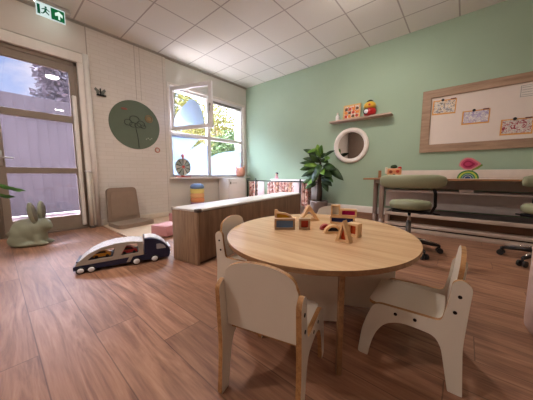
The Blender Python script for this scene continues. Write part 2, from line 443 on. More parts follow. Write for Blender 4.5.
# ---- door
door = empty('door_1'); door['kind'] = 'structure'
dx0, dx1 = XL-.10, XL-.045
b = MB()
b.prism([(DY0+.045, .015), (DY1-.03, .015), (DY1-.03, 2.39), (DY0+.045, 2.39)], .055,
        [[(.125, .21), (.835, .21), (.835, .835), (.125, .835)], [(.125, .915), (.835, .915), (.835, 1.575), (.125, 1.575)], [(.125, 1.665), (.835, 1.665), (.835, 2.29), (.125, 2.29)]],
        Matrix.Translation(((dx0+dx1)/2, 0, 0)) @ YZ)
b.build('door_leaf', frame_brown, door, bev=.006)
def veiled_glass():  # pale diffuse veil mixed in to imitate the haze of reflections on the panes
    m = bpy.data.materials.new('veiled_door_glass'); m.use_nodes = True; nt = m.node_tree; nt.nodes.clear()
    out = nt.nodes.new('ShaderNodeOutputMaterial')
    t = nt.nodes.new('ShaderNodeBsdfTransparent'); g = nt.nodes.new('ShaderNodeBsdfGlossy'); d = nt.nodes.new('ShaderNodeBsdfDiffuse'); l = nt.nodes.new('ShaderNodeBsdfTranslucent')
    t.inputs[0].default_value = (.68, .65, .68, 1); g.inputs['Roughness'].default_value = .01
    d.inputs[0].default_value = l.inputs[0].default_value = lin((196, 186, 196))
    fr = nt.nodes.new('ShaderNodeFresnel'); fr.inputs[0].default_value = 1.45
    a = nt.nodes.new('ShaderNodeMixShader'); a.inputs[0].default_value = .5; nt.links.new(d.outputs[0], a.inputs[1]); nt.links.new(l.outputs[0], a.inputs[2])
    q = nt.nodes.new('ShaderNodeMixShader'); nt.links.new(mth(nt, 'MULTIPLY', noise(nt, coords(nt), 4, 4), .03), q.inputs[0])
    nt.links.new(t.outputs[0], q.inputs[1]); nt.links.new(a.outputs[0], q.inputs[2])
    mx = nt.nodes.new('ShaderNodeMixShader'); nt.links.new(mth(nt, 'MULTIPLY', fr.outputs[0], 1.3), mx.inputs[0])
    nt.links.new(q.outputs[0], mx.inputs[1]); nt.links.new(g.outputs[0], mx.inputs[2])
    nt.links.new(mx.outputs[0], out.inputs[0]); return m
dglass = veiled_glass()
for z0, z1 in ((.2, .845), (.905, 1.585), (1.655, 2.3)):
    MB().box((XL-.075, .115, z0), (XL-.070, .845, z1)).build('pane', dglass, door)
b = MB(); b.box((dx1, .065, .93), (dx1+.012, .105, 1.12), .004).tube([(dx1+.01, .085, 1.03), (dx1+.055, .085, 1.03), (dx1+.06, .10, 1.03), (dx1+.06, .20, 1.03)], .009)
b.build('handle', plain('satin_metal', (205, 200, 195), .3, .8), door)
b = MB(); b.box((XL-.12, DY0-.0, 2.385), (XL-.03, DY1, DZ1), .003).box((XL-.12, DY1-.035, 0), (XL-.03, DY1, DZ1), .003).box((XL-.12, DY0, 0), (XL-.03, DY0+.045, DZ1), .003)
b.build('frame', frame_brown, door)
b = MB(); b.box((XL-.03, DY0-.16, 2.435), (XL+.028, 1.02, 2.565), .008).box((XL-.03, .93, 0), (XL+.024, 1.0, 2.5), .006).box((XL-.03, DY0-.16, 0), (XL+.024, DY0, 2.5), .006)
b.build('casing', white_paint, door)
MB().cyl((XL+.03, 1.035, 0), (XL+.03, 1.035, 2.57), .036, n=20).build('corner_post', white_paint, door)
b = MB(); b.box((XL-.045, .845, .05), (XL+.01, .895, 1.96), .012, seg=3)
b.build('finger_guard', white_paint, door)
MB().box((XL-.12, DY0+.04, 0), (XL+.02, DY1-.03, .018)).build('threshold', plain('door_threshold', (120, 104, 92), .5), door)
# retractable safety gate rolled up beside the door
t = empty('safety_gate', (XL+.05, .945, 0), 0, 'rolled up cream safety gate post beside the glazed door', 'safety gate')
MB().cyl((.02, 0, .03), (.02, 0, .86), .026, n=18).build('roll', cream, t)
MB().box((-.02, -.035, .855), (.055, .035, .885), .006).build('top_cap', white_lac, t)
MB().box((-.02, -.035, 0), (.055, .035, .035), .006).build('bottom_bracket', plain('gate_foot', (88, 76, 66), .5), t)
MB().box((.0, .034, .04), (.035, .05, .84), .004).build('pull_bar', cream, t)

# ------------------------------------------------------------------ exit sign
t = empty('exit_sign', (-4.21, .665, 3.0), 0, 'lit green emergency exit sign with running figure above the door', 'exit sign')
MB().box((-.03, -.17, -.035), (.04, .19, -.0), .006).build('housing', plain('exit_housing', (186, 182, 176), .4), t)
MB().box((-.03, .14, -.06), (.03, .20, -.02), .006).build('side_box', plain('exit_housing', (186, 182, 176), .4), t)
MB().box((.002, -.14, -.195), (.012, .14, -.034), .002).build('sign_panel', emit('exit_white', (222, 240, 236), .32), t)
MB().box((.0122, .0, -.186), (.0145, .132, -.05)).build('green_field', emit('exit_green', (34, 118, 70), .22), t)
K = Matrix.Translation((.0155, -.0, .009)) @ Matrix.Scale(.86, 4)
b = MB(); aw = [(.045, -.125), (.045, -.165), (.08, -.15), (.08, -.205), (.10, -.205), (.10, -.15), (.132, -.165), (.132, -.125), (.09, -.09)]
b.prism(aw, .003, (), K @ YZ); b.build('arrow', emit('exit_arrow', (225, 250, 235), .35), t)
b = MB()
T = Matrix.Translation((-.002, 0, 0)) @ K @ YZ
b.prism([(-.15, -.215), (-.15, -.085), (-.118, -.085), (-.118, -.215)], .003, (), T)
b.prism(arc(-.055, -.098, .013, 0, 345, 12), .003, (), T)
b.prism([(-.07, -.115), (-.045, -.112), (-.05, -.155), (-.018, -.185), (-.026, -.196), (-.062, -.168), (-.09, -.2), (-.112, -.2), (-.112, -.19), (-.094, -.187), (-.074, -.155)], .003, (), T)
b.prism([(-.045, -.113), (-.012, -.14), (-.018, -.147), (-.05, -.127)], .003, (), T)
b.prism([(-.072, -.116), (-.104, -.135), (-.1, -.144), (-.068, -.128)], .003, (), T)
b.build('running_figure', emit('exit_figure', (26, 92, 66), .25), t)
MB().box((-.012, -.15, -.036), (.0, .15, -.030)).build('downlight_strip', emit('exit_strip', (230, 245, 240), 14), t)

# ------------------------------------------------------------------ ceiling lamps
def lamp(x, y, label, power):
    t = empty('ceiling_lamp', (x, y, H), 0, label, 'ceiling lamp', 'round ceiling lamps')
    MB().lathe([(.135, 0), (.15, -.02), (.145, -.034), (.12, -.036)], 32).build('lamp_housing', white_lac, t)
    MB().lathe([(.0, -.07), (.05, -.066), (.095, -.054), (.118, -.034)], 32).build('diffuser', emit('lamp_glow_%d' % power, (255, 244, 236), power), t)
lamp(-1.12, 2.92, 'round ceiling lamp just above the mint wall shelf', 86)
lamp(-1.85, 1.05, 'round ceiling lamp over the toddler table', 74)
lamp(1.5, 1.65, 'round ceiling lamp over the desk chairs', 17)
lamp(1.2, -1.5, 'round ceiling lamp at the back of the room', 32)
lamp(-2.4, -1.5, 'round ceiling lamp near the glazed door', 152)

# ------------------------------------------------------------------ children's table
t = empty('toddler_table', (-.70, 1.335, 0), 0, 'oval oak topped toddler table on white panel legs with blocks on it', 'table')
TA = R(-67); ea, eb = .64, .56
def ell(s, n=72):
    return [((ea*s)*math.cos(2*PI*k/n)*math.cos(TA)-(eb*s)*math.sin(2*PI*k/n)*math.sin(TA), (ea*s)*math.cos(2*PI*k/n)*math.sin(TA)+(eb*s)*math.sin(2*PI*k/n)*math.cos(TA)) for k in range(n)]
oak_t = wood('oak_table_veneer', (188, 145, 102), (226, 188, 146), 0, 8, .27, 20, .5)
MB().prism(ell(1), .024, (), None, 0, 1, z0=.436).build('table_top', [oak_t, oak_edge], t, bev=.003)
legs = [(-52.8, .597), (45, .50), (129, .53), (238, .46)]
P = [Vector((math.cos(R(a))*r, math.sin(R(a))*r, 0)) for a, r in legs]
for p in P:
    a = math.atan2(p.y, p.x)
    MB().box((-.022, -.0105, 0), (.008, .0105, .4355), .002).build('leg', oak_edge, t, loc=p, rot=(0, 0, a))
for (x0, y0), (x1, y1) in (((-.69, .994), (-.47, 1.153)), ((-.545, 1.316), (-.264, 1.446))):
    a = math.atan2(y1-y0, x1-x0); Ln = math.hypot(x1-x0, y1-y0)
    MB().box((0, -.009, .03), (Ln, .009, .4355), .001).build('base_panel', chair_white, t, loc=(x0+.70, y0-1.335, 0), rot=(0, 0, a))

# ------------------------------------------------------------------ children's chairs
W = .320; TH = .018; U0 = .14
side_pts = [(.288, 0), (.332, 0), (.318, .12), (.296, .2), (.27, .262), (.035, .268), (.018, .36), (.012, .43), (-.014, .447), (-.046, .425), (-.041, .353), (-.032, .19), (-.044, 0), (0, 0), (.03, .165), (.052, .202), (.10, .207), (.162, .21), (.223, .185), (.258, .131), (.278, .064)]
side_r = [.004, .012, .03, .03, .03, .02, .03, .02, .015, .02, .03, .04, .004, .004, .03, .02, .02, .03, .03, .03, .02]
side_poly = fillet([(u-U0, z) for u, z in side_pts], side_r, 4)
def make_chair(label, group):
    t = empty('toddler_chair', (0, 0, 0), 0, label, 'chair', group)
    for s in (1, -1):
        o = MB().prism(side_poly, TH, (), Matrix.Translation((0, s*(W/2-TH/2), 0)) @ XZ, 0, 1).build('side_panel', [chair_white, ply], t, bev=.0015)
        for u, z in ((-.012, .381), (-.002, .318), (.187, .238), (.118, .240)):
            MB().cyl((u-U0, s*(W/2-.002), z), (u-U0, s*(W/2+.0025), z), .0065, n=12).build('bolt', bolt_mat, o)
    w = W-2*TH-.002
    b = MB(); b.prism(fillet([(.026-U0, -w/2), (.30-U0, -w/2), (.30-U0, w/2), (.026-U0, w/2)], [.003, .03, .03, .003], 4), .014, (), Matrix.Translation((0, 0, .244)) @ Matrix.Rotation(R(-2), 4, 'Y'), 0, 1)
    b.build('seat', [chair_white, ply], t, bev=.0015)
    # backrest: rounded top, leaning back
    pr = [(-w/2, .0), (w/2, .0), (w/2, .192), (w/2-.006, .208)]
    pr += [(w/2*math.cos(R(a))*.95, .212+.056*math.sin(R(a))) for a in range(10, 171, 8)]
    pr += [(-w/2+.006, .208), (-w/2, .192)]
    MM = Matrix.Translation((.011-U0, 0, .258)) @ Matrix.Rotation(R(-6), 4, 'Y') @ YZ
    MB().prism(pr, .016, (), MM, 0, 1).build('backrest', [chair_white, ply], t, bev=.0015)
    return t
CG = 'white plywood toddler chairs'
c0 = make_chair('white toddler chair with its back to the camera', CG)
def place(x, y, a, label, first=False):
    c = c0 if first else copy_tree(c0)
    c.location = (x, y, 0); c.rotation_euler = (0, 0, R(a)); c['label'] = label
    return c
place(-.546, .704, 105, 'white toddler chair seen from behind, drawn up to the near edge of the oak table', True)
place(-1.118, 1.145, 15, 'white toddler chair between the oak table and the long low wooden bench')
place(-.139, 1.209, 182, 'white toddler chair in full side view with its seat facing the oak table')
place(-.886, 1.92, -72, 'white toddler chair mostly hidden behind the far rim of the oak table')
t = empty('pouf', (.495, 1.768, 0), 0, 'pale pink beige cylindrical pouf cut off by the picture edge', 'pouf')
MB().lathe([(.16, .0), (.185, .008), (.198, .03), (.2, .06), (.2, .44), (.19, .46), (.165, .468), (0, .47)], 48).build('cushion', plain('pale_pink_beige_fabric', (188, 158, 148), .85, bmp=.08), t)
MB().tube([(.2*math.cos(a*PI/24), .2*math.sin(a*PI/24), .44) for a in range(49)], .004, 6).build('piping', plain('pouf_piping', (172, 142, 132), .85), t)

# ------------------------------------------------------------------ blocks on the table
TZ = .4605
def cpane(name, rgb): 
    if name in MC: return MC[name]
    m, nt, p, out = new_mat(name)
    n = noise(nt, coords(nt), 20, 2)
    c = lin(rgb); nt.links.new(mixc(nt, n, tuple(x*.85 for x in c[:3])+(1,), c), p.inputs['Base Color'])
    p.inputs['Roughness'].default_value = .12; p.inputs['Transmission Weight'].default_value = .15; p.inputs['IOR'].default_value = 1.2
    MC[name] = m; return m
def block(name, x, y, rz, outer, hole, depth, pane_rgb, label, z=TZ, tilt=None, mat=None):
    t = empty(name, (x, y, z), R(rz), label, 'toy block', 'window building blocks')
    if tilt: t.rotation_euler = (R(tilt[0]), R(tilt[1]), R(rz))
    MB().prism(outer, depth, [hole], XZ).build('block_frame', mat or block_wood, t, bev=.0015)
    if pane_rgb:
        c = Vector((sum(p[0] for p in hole)/len(hole), sum(p[1] for p in hole)/len(hole)))
        h2 = [tuple(c+(Vector(p)-c)*1.04) for p in hole]
        MB().prism(h2, .004, (), XZ).build('window_pane', cpane('acrylic_%d_%d_%d' % pane_rgb, pane_rgb), t)
    return t
def rect(w, h, f):
    return [(-w/2, 0), (w/2, 0), (w/2, h), (-w/2, h)], [(-w/2+f, f), (w/2-f, f), (w/2-f, h-f), (-w/2+f, h-f)]
def half(r, f):
    o = [(-r, 0)]+[(r, 0)]+[(r*math.cos(R(a)), r*math.sin(R(a))) for a in range(8, 180, 8)]
    q = r-f
    i = [(-q*.92, f), (q*.92, f)]+[(q*math.cos(R(a)), q*math.sin(R(a))) for a in range(20, 161, 8)]
    return o, i
def tri(w, h, f):
    return [(-w/2, 0), (w/2, 0), (0, h)], [(-w/2+f*2.1, f), (w/2-f*2.1, f), (0, h-f*2.3)]
darkblock = wood('walnut_block', (140, 110, 84), (178, 146, 114), 0, 30, .5, 6)
def tpt(x, y, z=TZ):    # point on the table top below a spot of the photograph
    d = rt*((x-266.5)/F)-up*((y-200)/F)+fw; k = (z-.82)/d.z; return d.x*k, d.y*k
o, i = rect(.135, .072, .012)
block('toy_block', *tpt(284.6, 229), 40, o, i, .04, (112, 142, 184), 'long rectangular toy block with blue pane in front of the yellow paned slant', mat=darkblock)
block('toy_block', *tpt(283, 225), 40, [(-.06, 0), (.06, 0), (.06, .07), (.02, .088), (-.03, .096), (-.04, .112), (-.06, .112)], [(-.045, .012), (.048, .012), (.048, .063), (.016, .077), (-.034, .084), (-.045, .084)], .03, (214, 160, 44), 'slant topped toy block with yellow pane behind the long blue block')
o, i = rect(.072, .072, .012)
block('toy_block', *tpt(304.3, 229), 38, o, i, .045, (190, 74, 58), 'small square toy block with red pane between blue block and big triangle', mat=darkblock)
o, i = tri(.17, .125, .016)
block('toy_block', *tpt(308.5, 220.5), 52, o, i, .045, None, 'large open triangle toy block standing behind the red pane block')
block('toy_block', *tpt(286.5, 219.3), 20, [(-.075, .0), (.075, 0), (.075, .016), (.02, .03), (-.03, .05), (-.075, .05)], [(-.05, .012), (.03, .012), (.0, .022), (-.05, .035)], .035, None, 'low wooden wedge toy block lying beside the big open triangle')
o, i = rect(.172, .055, .011)
block('toy_block', *tpt(342, 223.5), 22, o, i, .045, (52, 62, 118), 'long toy block with dark blue pane at the bottom of the stack')
x_, y_ = tpt(342, 223.5)
block('toy_block', x_+.042*math.cos(R(22)), y_+.042*math.sin(R(22)), 22, *rect(.112, .055, .011), .045, (202, 40, 112), 'toy block with magenta pane on top of the dark blue block', z=TZ+.0555)
block('toy_block', x_-.048*math.cos(R(22)), y_-.048*math.sin(R(22)), 22, *rect(.066, .082, .011), .045, (222, 214, 196), 'square wooden toy block with clear pane stacked beside the magenta one', z=TZ+.0555)
o, i = half(.052, .013)
block('toy_block', *tpt(332.5, 233), 44, o, i, .03, (44, 40, 54), 'half round toy block with nearly black pane')
o, i = half(.036, .009)
block('toy_block', *tpt(325.5, 229.3), 40, o, i, .03, (196, 46, 56), 'half round toy block with red pane behind the black paned half round', mat=plain('red_stained_wood', (176, 70, 70), .5))
o, i = tri(.085, .118, .011)
block('toy_block', *tpt(344, 241.5), -4, o, i, .045, (212, 84, 50), 'triangle toy block with orange pane in front of the orange square')
o, i = rect(.068, .078, .013)
block('toy_block', *tpt(354, 236), -8, o, i, .055, (210, 92, 52), 'thick square toy block with orange pane')

# ------------------------------------------------------------------ long low bench / cabinet
t = empty('low_cabinet', (-1.765, 1.135, 0), R(8.5), 'long low wooden cabinet with white top running towards the window', 'cabinet')
BL, BW, BH = 2.23, .345, .49
MB().box((-BW+.008, .008, .03), (-.008, BL-.008, BH)).build('carcass', bench_wood, t)
MB().box((-BW, 0, .006), (0, .02, BH+.002), .002).build('end_panel', bench_wood, t)
MB().box((-BW, BL-.02, .006), (0, BL, BH+.002), .002).build('end_panel', bench_wood, t)
MB().box((-.02, .02, .03), (0, BL-.02, BH-.004), .002).build('long_panel', wood('bench_side_wood', (100, 74, 55), (140, 108, 82), 2, 14, .5, 12), t)
MB().box((-BW-.004, -.004, BH+.002), (.004, BL+.004, BH+.022), .003).build('top_board', plain('bench_white_top', (220, 214, 208), .3, var=.02), t)
MB().box((-BW+.03, .04, 0), (-.03, BL-.04, .03)).build('plinth', plain('bench_plinth', (70, 52, 42), .6), t)
MB().box((-.03, -.006, BH-.004), (.008, .05, BH+.026), .004).build('corner_guard', plain('corner_guard', (92, 82, 76), .5), t)
MB().box((-BW-.008, -.006, BH-.004), (-BW+.03, .03, BH+.026), .004).build('corner_guard', plain('corner_guard_light', (188, 176, 164), .5), t)

# ------------------------------------------------------------------ car carrier toy
t = empty('toy_truck', (-2.49, .40, 0), R(71), 'blue and white toy car carrier truck with two cars inside', 'toy truck')
navy = plain('navy_plastic', (24, 32, 66), .3); tgrey = plain('warm_grey_plastic', (176, 166, 154), .4); twhite = plain('white_plastic', (236, 234, 236), .35)
TW = .22
prof = [(.01, .075), (.515, .092), (.515, .228), (.42, .247), (.30, .245), (.2, .224), (.11, .178), (.04, .115)]
h1 = fillet([(.095, .115), (.275, .118), (.30, .205), (.20, .198), (.155, .17)], .012, 3); h2 = fillet([(.335, .118), (.475, .122), (.475, .222), (.385, .218)], .012, 3)
for s in (-1, 1):
    MB().prism(prof, .012, [h1, h2], Matrix.Translation((0, s*(TW/2-.006), 0)) @ XZ).build('side_panel', tgrey, t, bev=.002)
b = MB()
top = [(.01, .075), (.04, .115), (.11, .178), (.2, .224), (.30, .245), (.42, .247), (.515, .228)]
poly = top+[(x+.004 if k else x+.012, z-.012) for k, (x, z) in reversed(list(enumerate(top)))]
def stud_mat():
    m, nt, p, out = new_mat('studded_roof')
    v = coords(nt); ck = nt.nodes.new('ShaderNodeTexChecker'); ck.inputs['Scale'].default_value = 42; nt.links.new(v, ck.inputs['Vector'])
    ck.inputs['Color1'].default_value = lin((238, 236, 238)); ck.inputs['Color2'].default_value = lin((176, 172, 172))
    nt.links.new(ck.outputs[0], p.inputs['Base Color']); p.inputs['Roughness'].default_value = .4
    bump(nt, p, ck.outputs[1], .4, .004); return m
b.prism(poly, TW-.026, (), XZ).build('curved_roof', stud_mat(), t)
b = MB(); b.prism(fillet([(.0, .032), (.60, .032), (.60, .092), (.0, .072)], .008, 3), TW, (), XZ); b.build('chassis', navy, t, bev=.004)
b = MB(); b.prism(fillet([(.525, .03), (.735, .03), (.745, .09), (.735, .135), (.69, .195), (.62, .245), (.525, .256)], [.004, .02, .02, .02, .04, .03, .01], 4), TW-.004, (), XZ); cab = b.build('cab', navy, t, bev=.01)
cv = [(.535, .262), (.58, .264), (.63, .248), (.67, .22), (.70, .188), (.716, .168)]
b = MB(); b.prism(cv+[(x-.008, z-.014) for x, z in reversed(cv)], .15, (), XZ); b.build('roof_fairing', twhite, cab, bev=.003)
for s_ in (-1, 1):
    MB().prism(fillet([(.625, .132), (.71, .132), (.69, .168), (.655, .188), (.625, .188)], .008, 3), .004, (), Matrix.Translation((0, s_*(TW/2+.0005), 0)) @ XZ).build('cab_window', plain('silver_window', (186, 192, 204), .2, .3), cab)
b = MB(); b.box((.73, -.088, .098), (.752, .088, .135), .005).box((.735, -.09, .06), (.75, .09, .075), .003)
b.build('bumper', twhite, cab)
b = MB(); b.prism([(.375, .04), (.405, .04), (.43, .09), (.40, .09)], TW+.004, (), XZ); b.build('coupling', tgrey, t)
for x in (.05, .122, .455, .605):
    for s in (-1, 1):
        r = .032 if x < .3 else .037
        w_ = MB().cyl((x, s*(TW/2-.02), r), (x, s*(TW/2+.012), r), r, n=24).build('wheel', black_plastic, t)
        MB().lathe([(r*.72, 0), (r*.7, .006), (r*.3, .009), (0, .006)], 20, (x, s*(TW/2+.011), r), Matrix.Rotation(-s*PI/2, 4, 'X')).build('hubcap', twhite, w_)
MB().box((.02, -.095, .1), (.51, .095, .112)).build('deck', plain('deck_plastic', (58, 56, 62), .5), t)
bpy.data.objects['toy_truck'].scale = (1, 1, .89)
def toy_car(x, rgb, nm, label):
    c = empty('toy_car', (0, 0, 0), 0, label, 'toy car', 'toy cars on the carrier')
    c.matrix_world = Matrix.Translation((-2.50, .395, 0)) @ Matrix.Rotation(R(71), 4, 'Z') @ Matrix.Translation((x, -.05, .1005)) @ Matrix.Scale(.86, 4)
    b = MB(); b.prism(fillet([(-.075, .012), (.075, .012), (.078, .035), (.05, .045), (.025, .072), (-.035, .074), (-.06, .046), (-.078, .04)], .008, 3), .075, (), XZ)
    b.build('car_body', plain(nm, rgb, .3), c, bev=.006)
    b = MB(); b.prism([(.042, .046), (.022, .067), (-.032, .069), (-.052, .046)], .077, (), XZ); b.build('car_windows', black_plastic, c)
    for xx in (-.045, .045):
        for s in (-1, 1): MB().cyl((xx, s*.028, .015), (xx, s*.04, .015), .015, n=14).build('car_wheel', black_plastic, c)
toy_car(.205, (214, 150, 38), 'yellow_car', 'yellow toy car in the rear opening of the carrier truck')
toy_car(.41, (186, 34, 42), 'red_car', 'red toy car in the front opening of the carrier truck')

# ------------------------------------------------------------------ rabbit seat
rab = plain('sage_rabbit_plastic', (136, 138, 116), .5, var=.03)
b = MB()
b.ball((-.02, 0, .17), (.165, .115, .15)).ball((-.07, 0, .14), (.12, .125, .135)).ball((.05, 0, .2), (.12, .10, .12))
b.ball((.13, 0, .235), (.078, .068, .082)).ball((.175, 0, .215), (.042, .04, .042)).ball((.07, 0, .12), (.08, .09, .1))
for s in (-1, 1):
    b.ball((.10, s*.055, .028), (.10, .036, .03)).ball((-.08, s*.085, .075), (.10, .045, .075)).ball((-.03, s*.09, .03), (.12, .045, .03))
    b.ball((.085, s*.055, .09), (.045, .035, .085))
b.ball((-.19, 0, .13), .045)
b.ball((-.02, 0, .03), (.15, .10, .03))
body = b.build('rabbit_seat', rab, None, smooth=True)
md = body.modifiers.new('remesh', 'REMESH'); md.mode = 'VOXEL'; md.voxel_size = .010; md.use_smooth_shade = True
md = body.modifiers.new('smooth', 'SMOOTH'); md.factor = .5; md.iterations = 8
body.location = (-3.80, .24, 0); body.rotation_euler = (0, 0, R(54))
tag(body, 'sage green plastic rabbit shaped stool with tall ears beside the door', 'rabbit stool')
for s in (-1, 1):
    b = MB(); b.ball((0, 0, .11), (.034, .05, .128), Matrix.Identity(4), 16, 14)
    e = b.build('ear', rab, body, smooth=True); e.location = (.085, s*.058, .275); e.rotation_euler = (R(-s*8), R(-4), 0)
    b = MB(); b.ball((.018, 0, .112), (.018, .038, .105), Matrix.Identity(4), 14, 12)
    b.build('inner_ear', plain('dark_inner_ear', (104, 99, 84), .6), e, smooth=True)

# ------------------------------------------------------------------ floor chair and mat
MB().box((XL+.04, 1.08, .001), (-2.98, 2.48, .014), .004).build('play_mat', plain('beige_mat', (206, 183, 160), .8, bmp=.05), None)
tag(bpy.data.objects['play_mat'], 'flat beige play mat under the taupe floor chair', 'mat')
t = empty('floor_chair', (-4.09, 1.385, .0145), R(9), 'taupe padded floor chair with upright back against the brick wall', 'floor chair')
taupe = plain('taupe_upholstery', (134, 112, 94), .8, var=.05, bmp=.1, sheen=.2)
b = MB(); b.prism(fillet([(-.16, -.25), (.27, -.29), (.27, .29), (-.16, .25)], [.03, .1, .1, .03], 6), .06, (), None, z0=0); b.build('seat_cushion', taupe, t, bev=.02)
b = MB(); b.prism(fillet([(-.25, 0), (.25, 0), (.225, .54), (-.225, .54)], [.02, .02, .07, .07], 6), .05, (), Matrix.Translation((-.145, 0, .055)) @ Matrix.Rotation(R(-5), 4, 'Y') @ YZ)
bk = b.build('backrest', taupe, t, bev=.018)
b = MB(); b.prism(fillet([(-.205, .06), (.205, .06), (.185, .47), (-.185, .47)], [.02, .02, .05, .05], 5), .012, (), Matrix.Translation((-.117, 0, .055)) @ Matrix.Rotation(R(-5), 4, 'Y') @ YZ)
b.build('back_padding', plain('taupe_pad', (140, 118, 99), .85, bmp=.1), bk, bev=.005)

# ------------------------------------------------------------------ pink foam blocks
pink = plain('pink_foam_cover', (196, 140, 142), .6, var=.03)
t = MB().box((-.135, -.15, 0), (.135, .15, .135), .008).build('foam_block', pink, None, loc=(-3.06, 1.50, .0145), rot=(0, 0, R(18.7)))
tag(t, 'low pink foam block on the mat behind the toy truck', 'foam block', 'pink foam blocks')
t = MB().box((-.17, -.17, 0), (.17, .17, .17), .008).build('foam_block', pink, None, loc=(-3.55, 2.04, .0145), rot=(0, 0, R(17)))
tag(t, 'taller pink foam block half hidden by the cabinet end, close to the wall', 'foam block', 'pink foam blocks')

# ------------------------------------------------------------------ stacking stones
cols = [((172, 90, 96), 'dull red'), ((120, 140, 96), 'olive green'), ((150, 110, 140), 'plum'), ((214, 140, 92), 'orange'), ((228, 176, 122), 'apricot'), ((230, 214, 128), 'yellow'), ((112, 140, 186), 'blue')]
for k, (rgb, nm) in enumerate(cols):
    zz = .0005+k*.09
    where = {6: 'blue stepping stone, topmost of the stack behind the cabinet', 5: 'yellow stepping stone directly under the blue one', 4: 'apricot stepping stone under the yellow one in the stack', 3: 'orange stepping stone just showing above the white cabinet top'}.get(k, nm+' stepping stone low in the stack hidden behind the cabinet')
    o = MB().lathe([(.124, 0), (.137, .02), (.135, .07), (.122, .0885), (.0, .0895)] if k < 6 else [(.124, 0), (.136, .02), (.13, .06), (.1, .088), (.05, .1), (0, .102)], 32).build('stepping_stone', plain('stone_'+nm.replace(' ', '_'), rgb, .6), None, loc=(-4.08, 2.65, zz))
    tag(o, where, 'stepping stone', 'stacked stepping stones')

# ------------------------------------------------------------------ play fridge
t = empty('play_fridge', (-4.02, 3.69, 0), 0, 'small white play fridge under the window sill', 'play fridge')
MB().box((-.36, -.265, .0), (-.02, .265, .733), .006).build('fridge_body', white_lac, t)
d = MB().box((-.02, -.262, .03), (0, .262, .73), .005).build('fridge_door', white_lac, t)
MB().box((0, -.225, .60), (.022, -.205, .66), .004).build('door_handle', plain('fridge_handle', (120, 116, 112), .4), d)
MB().box((0, -.16, .622), (.006, -.02, .632), .002).build('handle_bar', plain('fridge_bar', (150, 146, 142), .4), d)

# ------------------------------------------------------------------ dressing up rack
RY = 4.10
t = empty('clothes_rack', (-3.2, RY, 0), 0, 'low black metal clothes rail with pale upright panels along the mint wall', 'clothes rack')
for x in (-4.0, -3.73, -2.51): 
    b = MB().cyl((x+3.2, -.1, 0), (x+3.2, -.1, .73 if x > -3.9 else .69), .013, n=12); b.box((x+3.2-.02, -.18, 0), (x+3.2+.02, .15, .02), .003).box((x+3.2-.008, -.1, .664), (x+3.2+.008, .008, .68)); b.build('post', black_metal, t)
MB().cyl((-.80, 0, .672), (1.02, 0, .672), .011, n=12).build('hanging_rail', black_metal, t)
MB().box((-.46, -.11, .005), (-.27, -.09, .655), .004).build('side_panel', plain('pale_pink_board', (226, 208, 208), .5), t)
MB().box((.54, -.11, .005), (.67, -.09, .66), .004).build('side_panel', plain('pale_pink_board', (226, 208, 208), .5), t)
MB().box((-.24, .09, .655), (1.0, .2, .715), .003).box((-.24, .17, .0), (1.0, .185, .655)).build('shelf_ledge', white_lac, t)
gcol_old = [((188, 128, 112), (126, 44, 48), (216, 178, 160), (92, 58, 50)), ((204, 158, 138), (170, 70, 66), (230, 206, 196), (120, 74, 60)), ((176, 116, 92), (208, 150, 110), (110, 50, 50), (232, 200, 184)), ((214, 172, 168), (150, 52, 62), (196, 128, 96), (240, 226, 222))]
gcol = [((220, 186, 174), (150, 70, 70), (232, 206, 196), (120, 84, 74)), ((226, 196, 184), (190, 110, 102), (238, 220, 212), (140, 94, 80)), ((206, 164, 142), (220, 180, 150), (140, 80, 74), (236, 214, 202)), ((228, 200, 196), (168, 84, 88), (212, 160, 132), (242, 232, 228))]
gx = [-3.95, -3.87, -3.79]+[-3.37+k*.083 for k in range(9)]+[-2.46, -2.385]
gnames = ['dark red speckled', 'rosy pink flecked', 'rusty brown dotted', 'pale pink patterned']
for k, x in enumerate(gx):
    gg = gcol[k % 4]
    rel = 'beside the play fridge' if k < 3 else ('between the two pale panels' if k < 12 else 'beside the potted fig')
    ordn = ['first', 'second', 'third', 'fourth', 'fifth', 'sixth', 'seventh', 'eighth', 'ninth'][k if k < 3 else (k-3 if k < 12 else k-12)]
    g = empty('dress_up_garment', (x, RY, .672), 0, f'{gnames[k % 4]} garment hanging {ordn} along the rail {rel}', 'garment', 'dressing up clothes on the rail')
    w = .07; hh = random.uniform(.44, .56)
    b = MB(); n = 10
    pts = [(-.014, -.018), (-.028, -.05), (-.032, -.2), (-.034, -hh), (.034, -hh), (.032, -.2), (.028, -.05), (.014, -.018)]
    # garment hung edge on: sleeve front towards the room
    b.prism(pts, .15, (), XZ); b.build('cloth', fabric_pattern('cloth_%d' % k, k*1.7, *gg), g, bev=.01)
    b = MB().tube([(0, -.005, -.02), (0, -.005, -.012), (0, -.0162, .004), (0, 0, .0165), (0, .0162, .004), (0, .012, -.004)], .0025, 6); b.build('hanger_hook', black_metal, g)
# small doll on the ledge
t = empty('small_doll', (-3.30, RY+.145, .7155), 0, 'small doll with dark purple hair sitting on the clothes rail ledge', 'doll')
MB().lathe([(.04, 0), (.045, .03), (.028, .075), (.012, .085)], 16).build('dress', plain('doll_dress', (228, 170, 184), .7), t)
hd = MB().ball((0, 0, .112), .03).build('head', plain('doll_skin', (226, 186, 160), .6), t)
MB().ball((0, .006, .122), (.033, .032, .03)).build('hair', plain('doll_hair', (70, 52, 92), .7), hd)

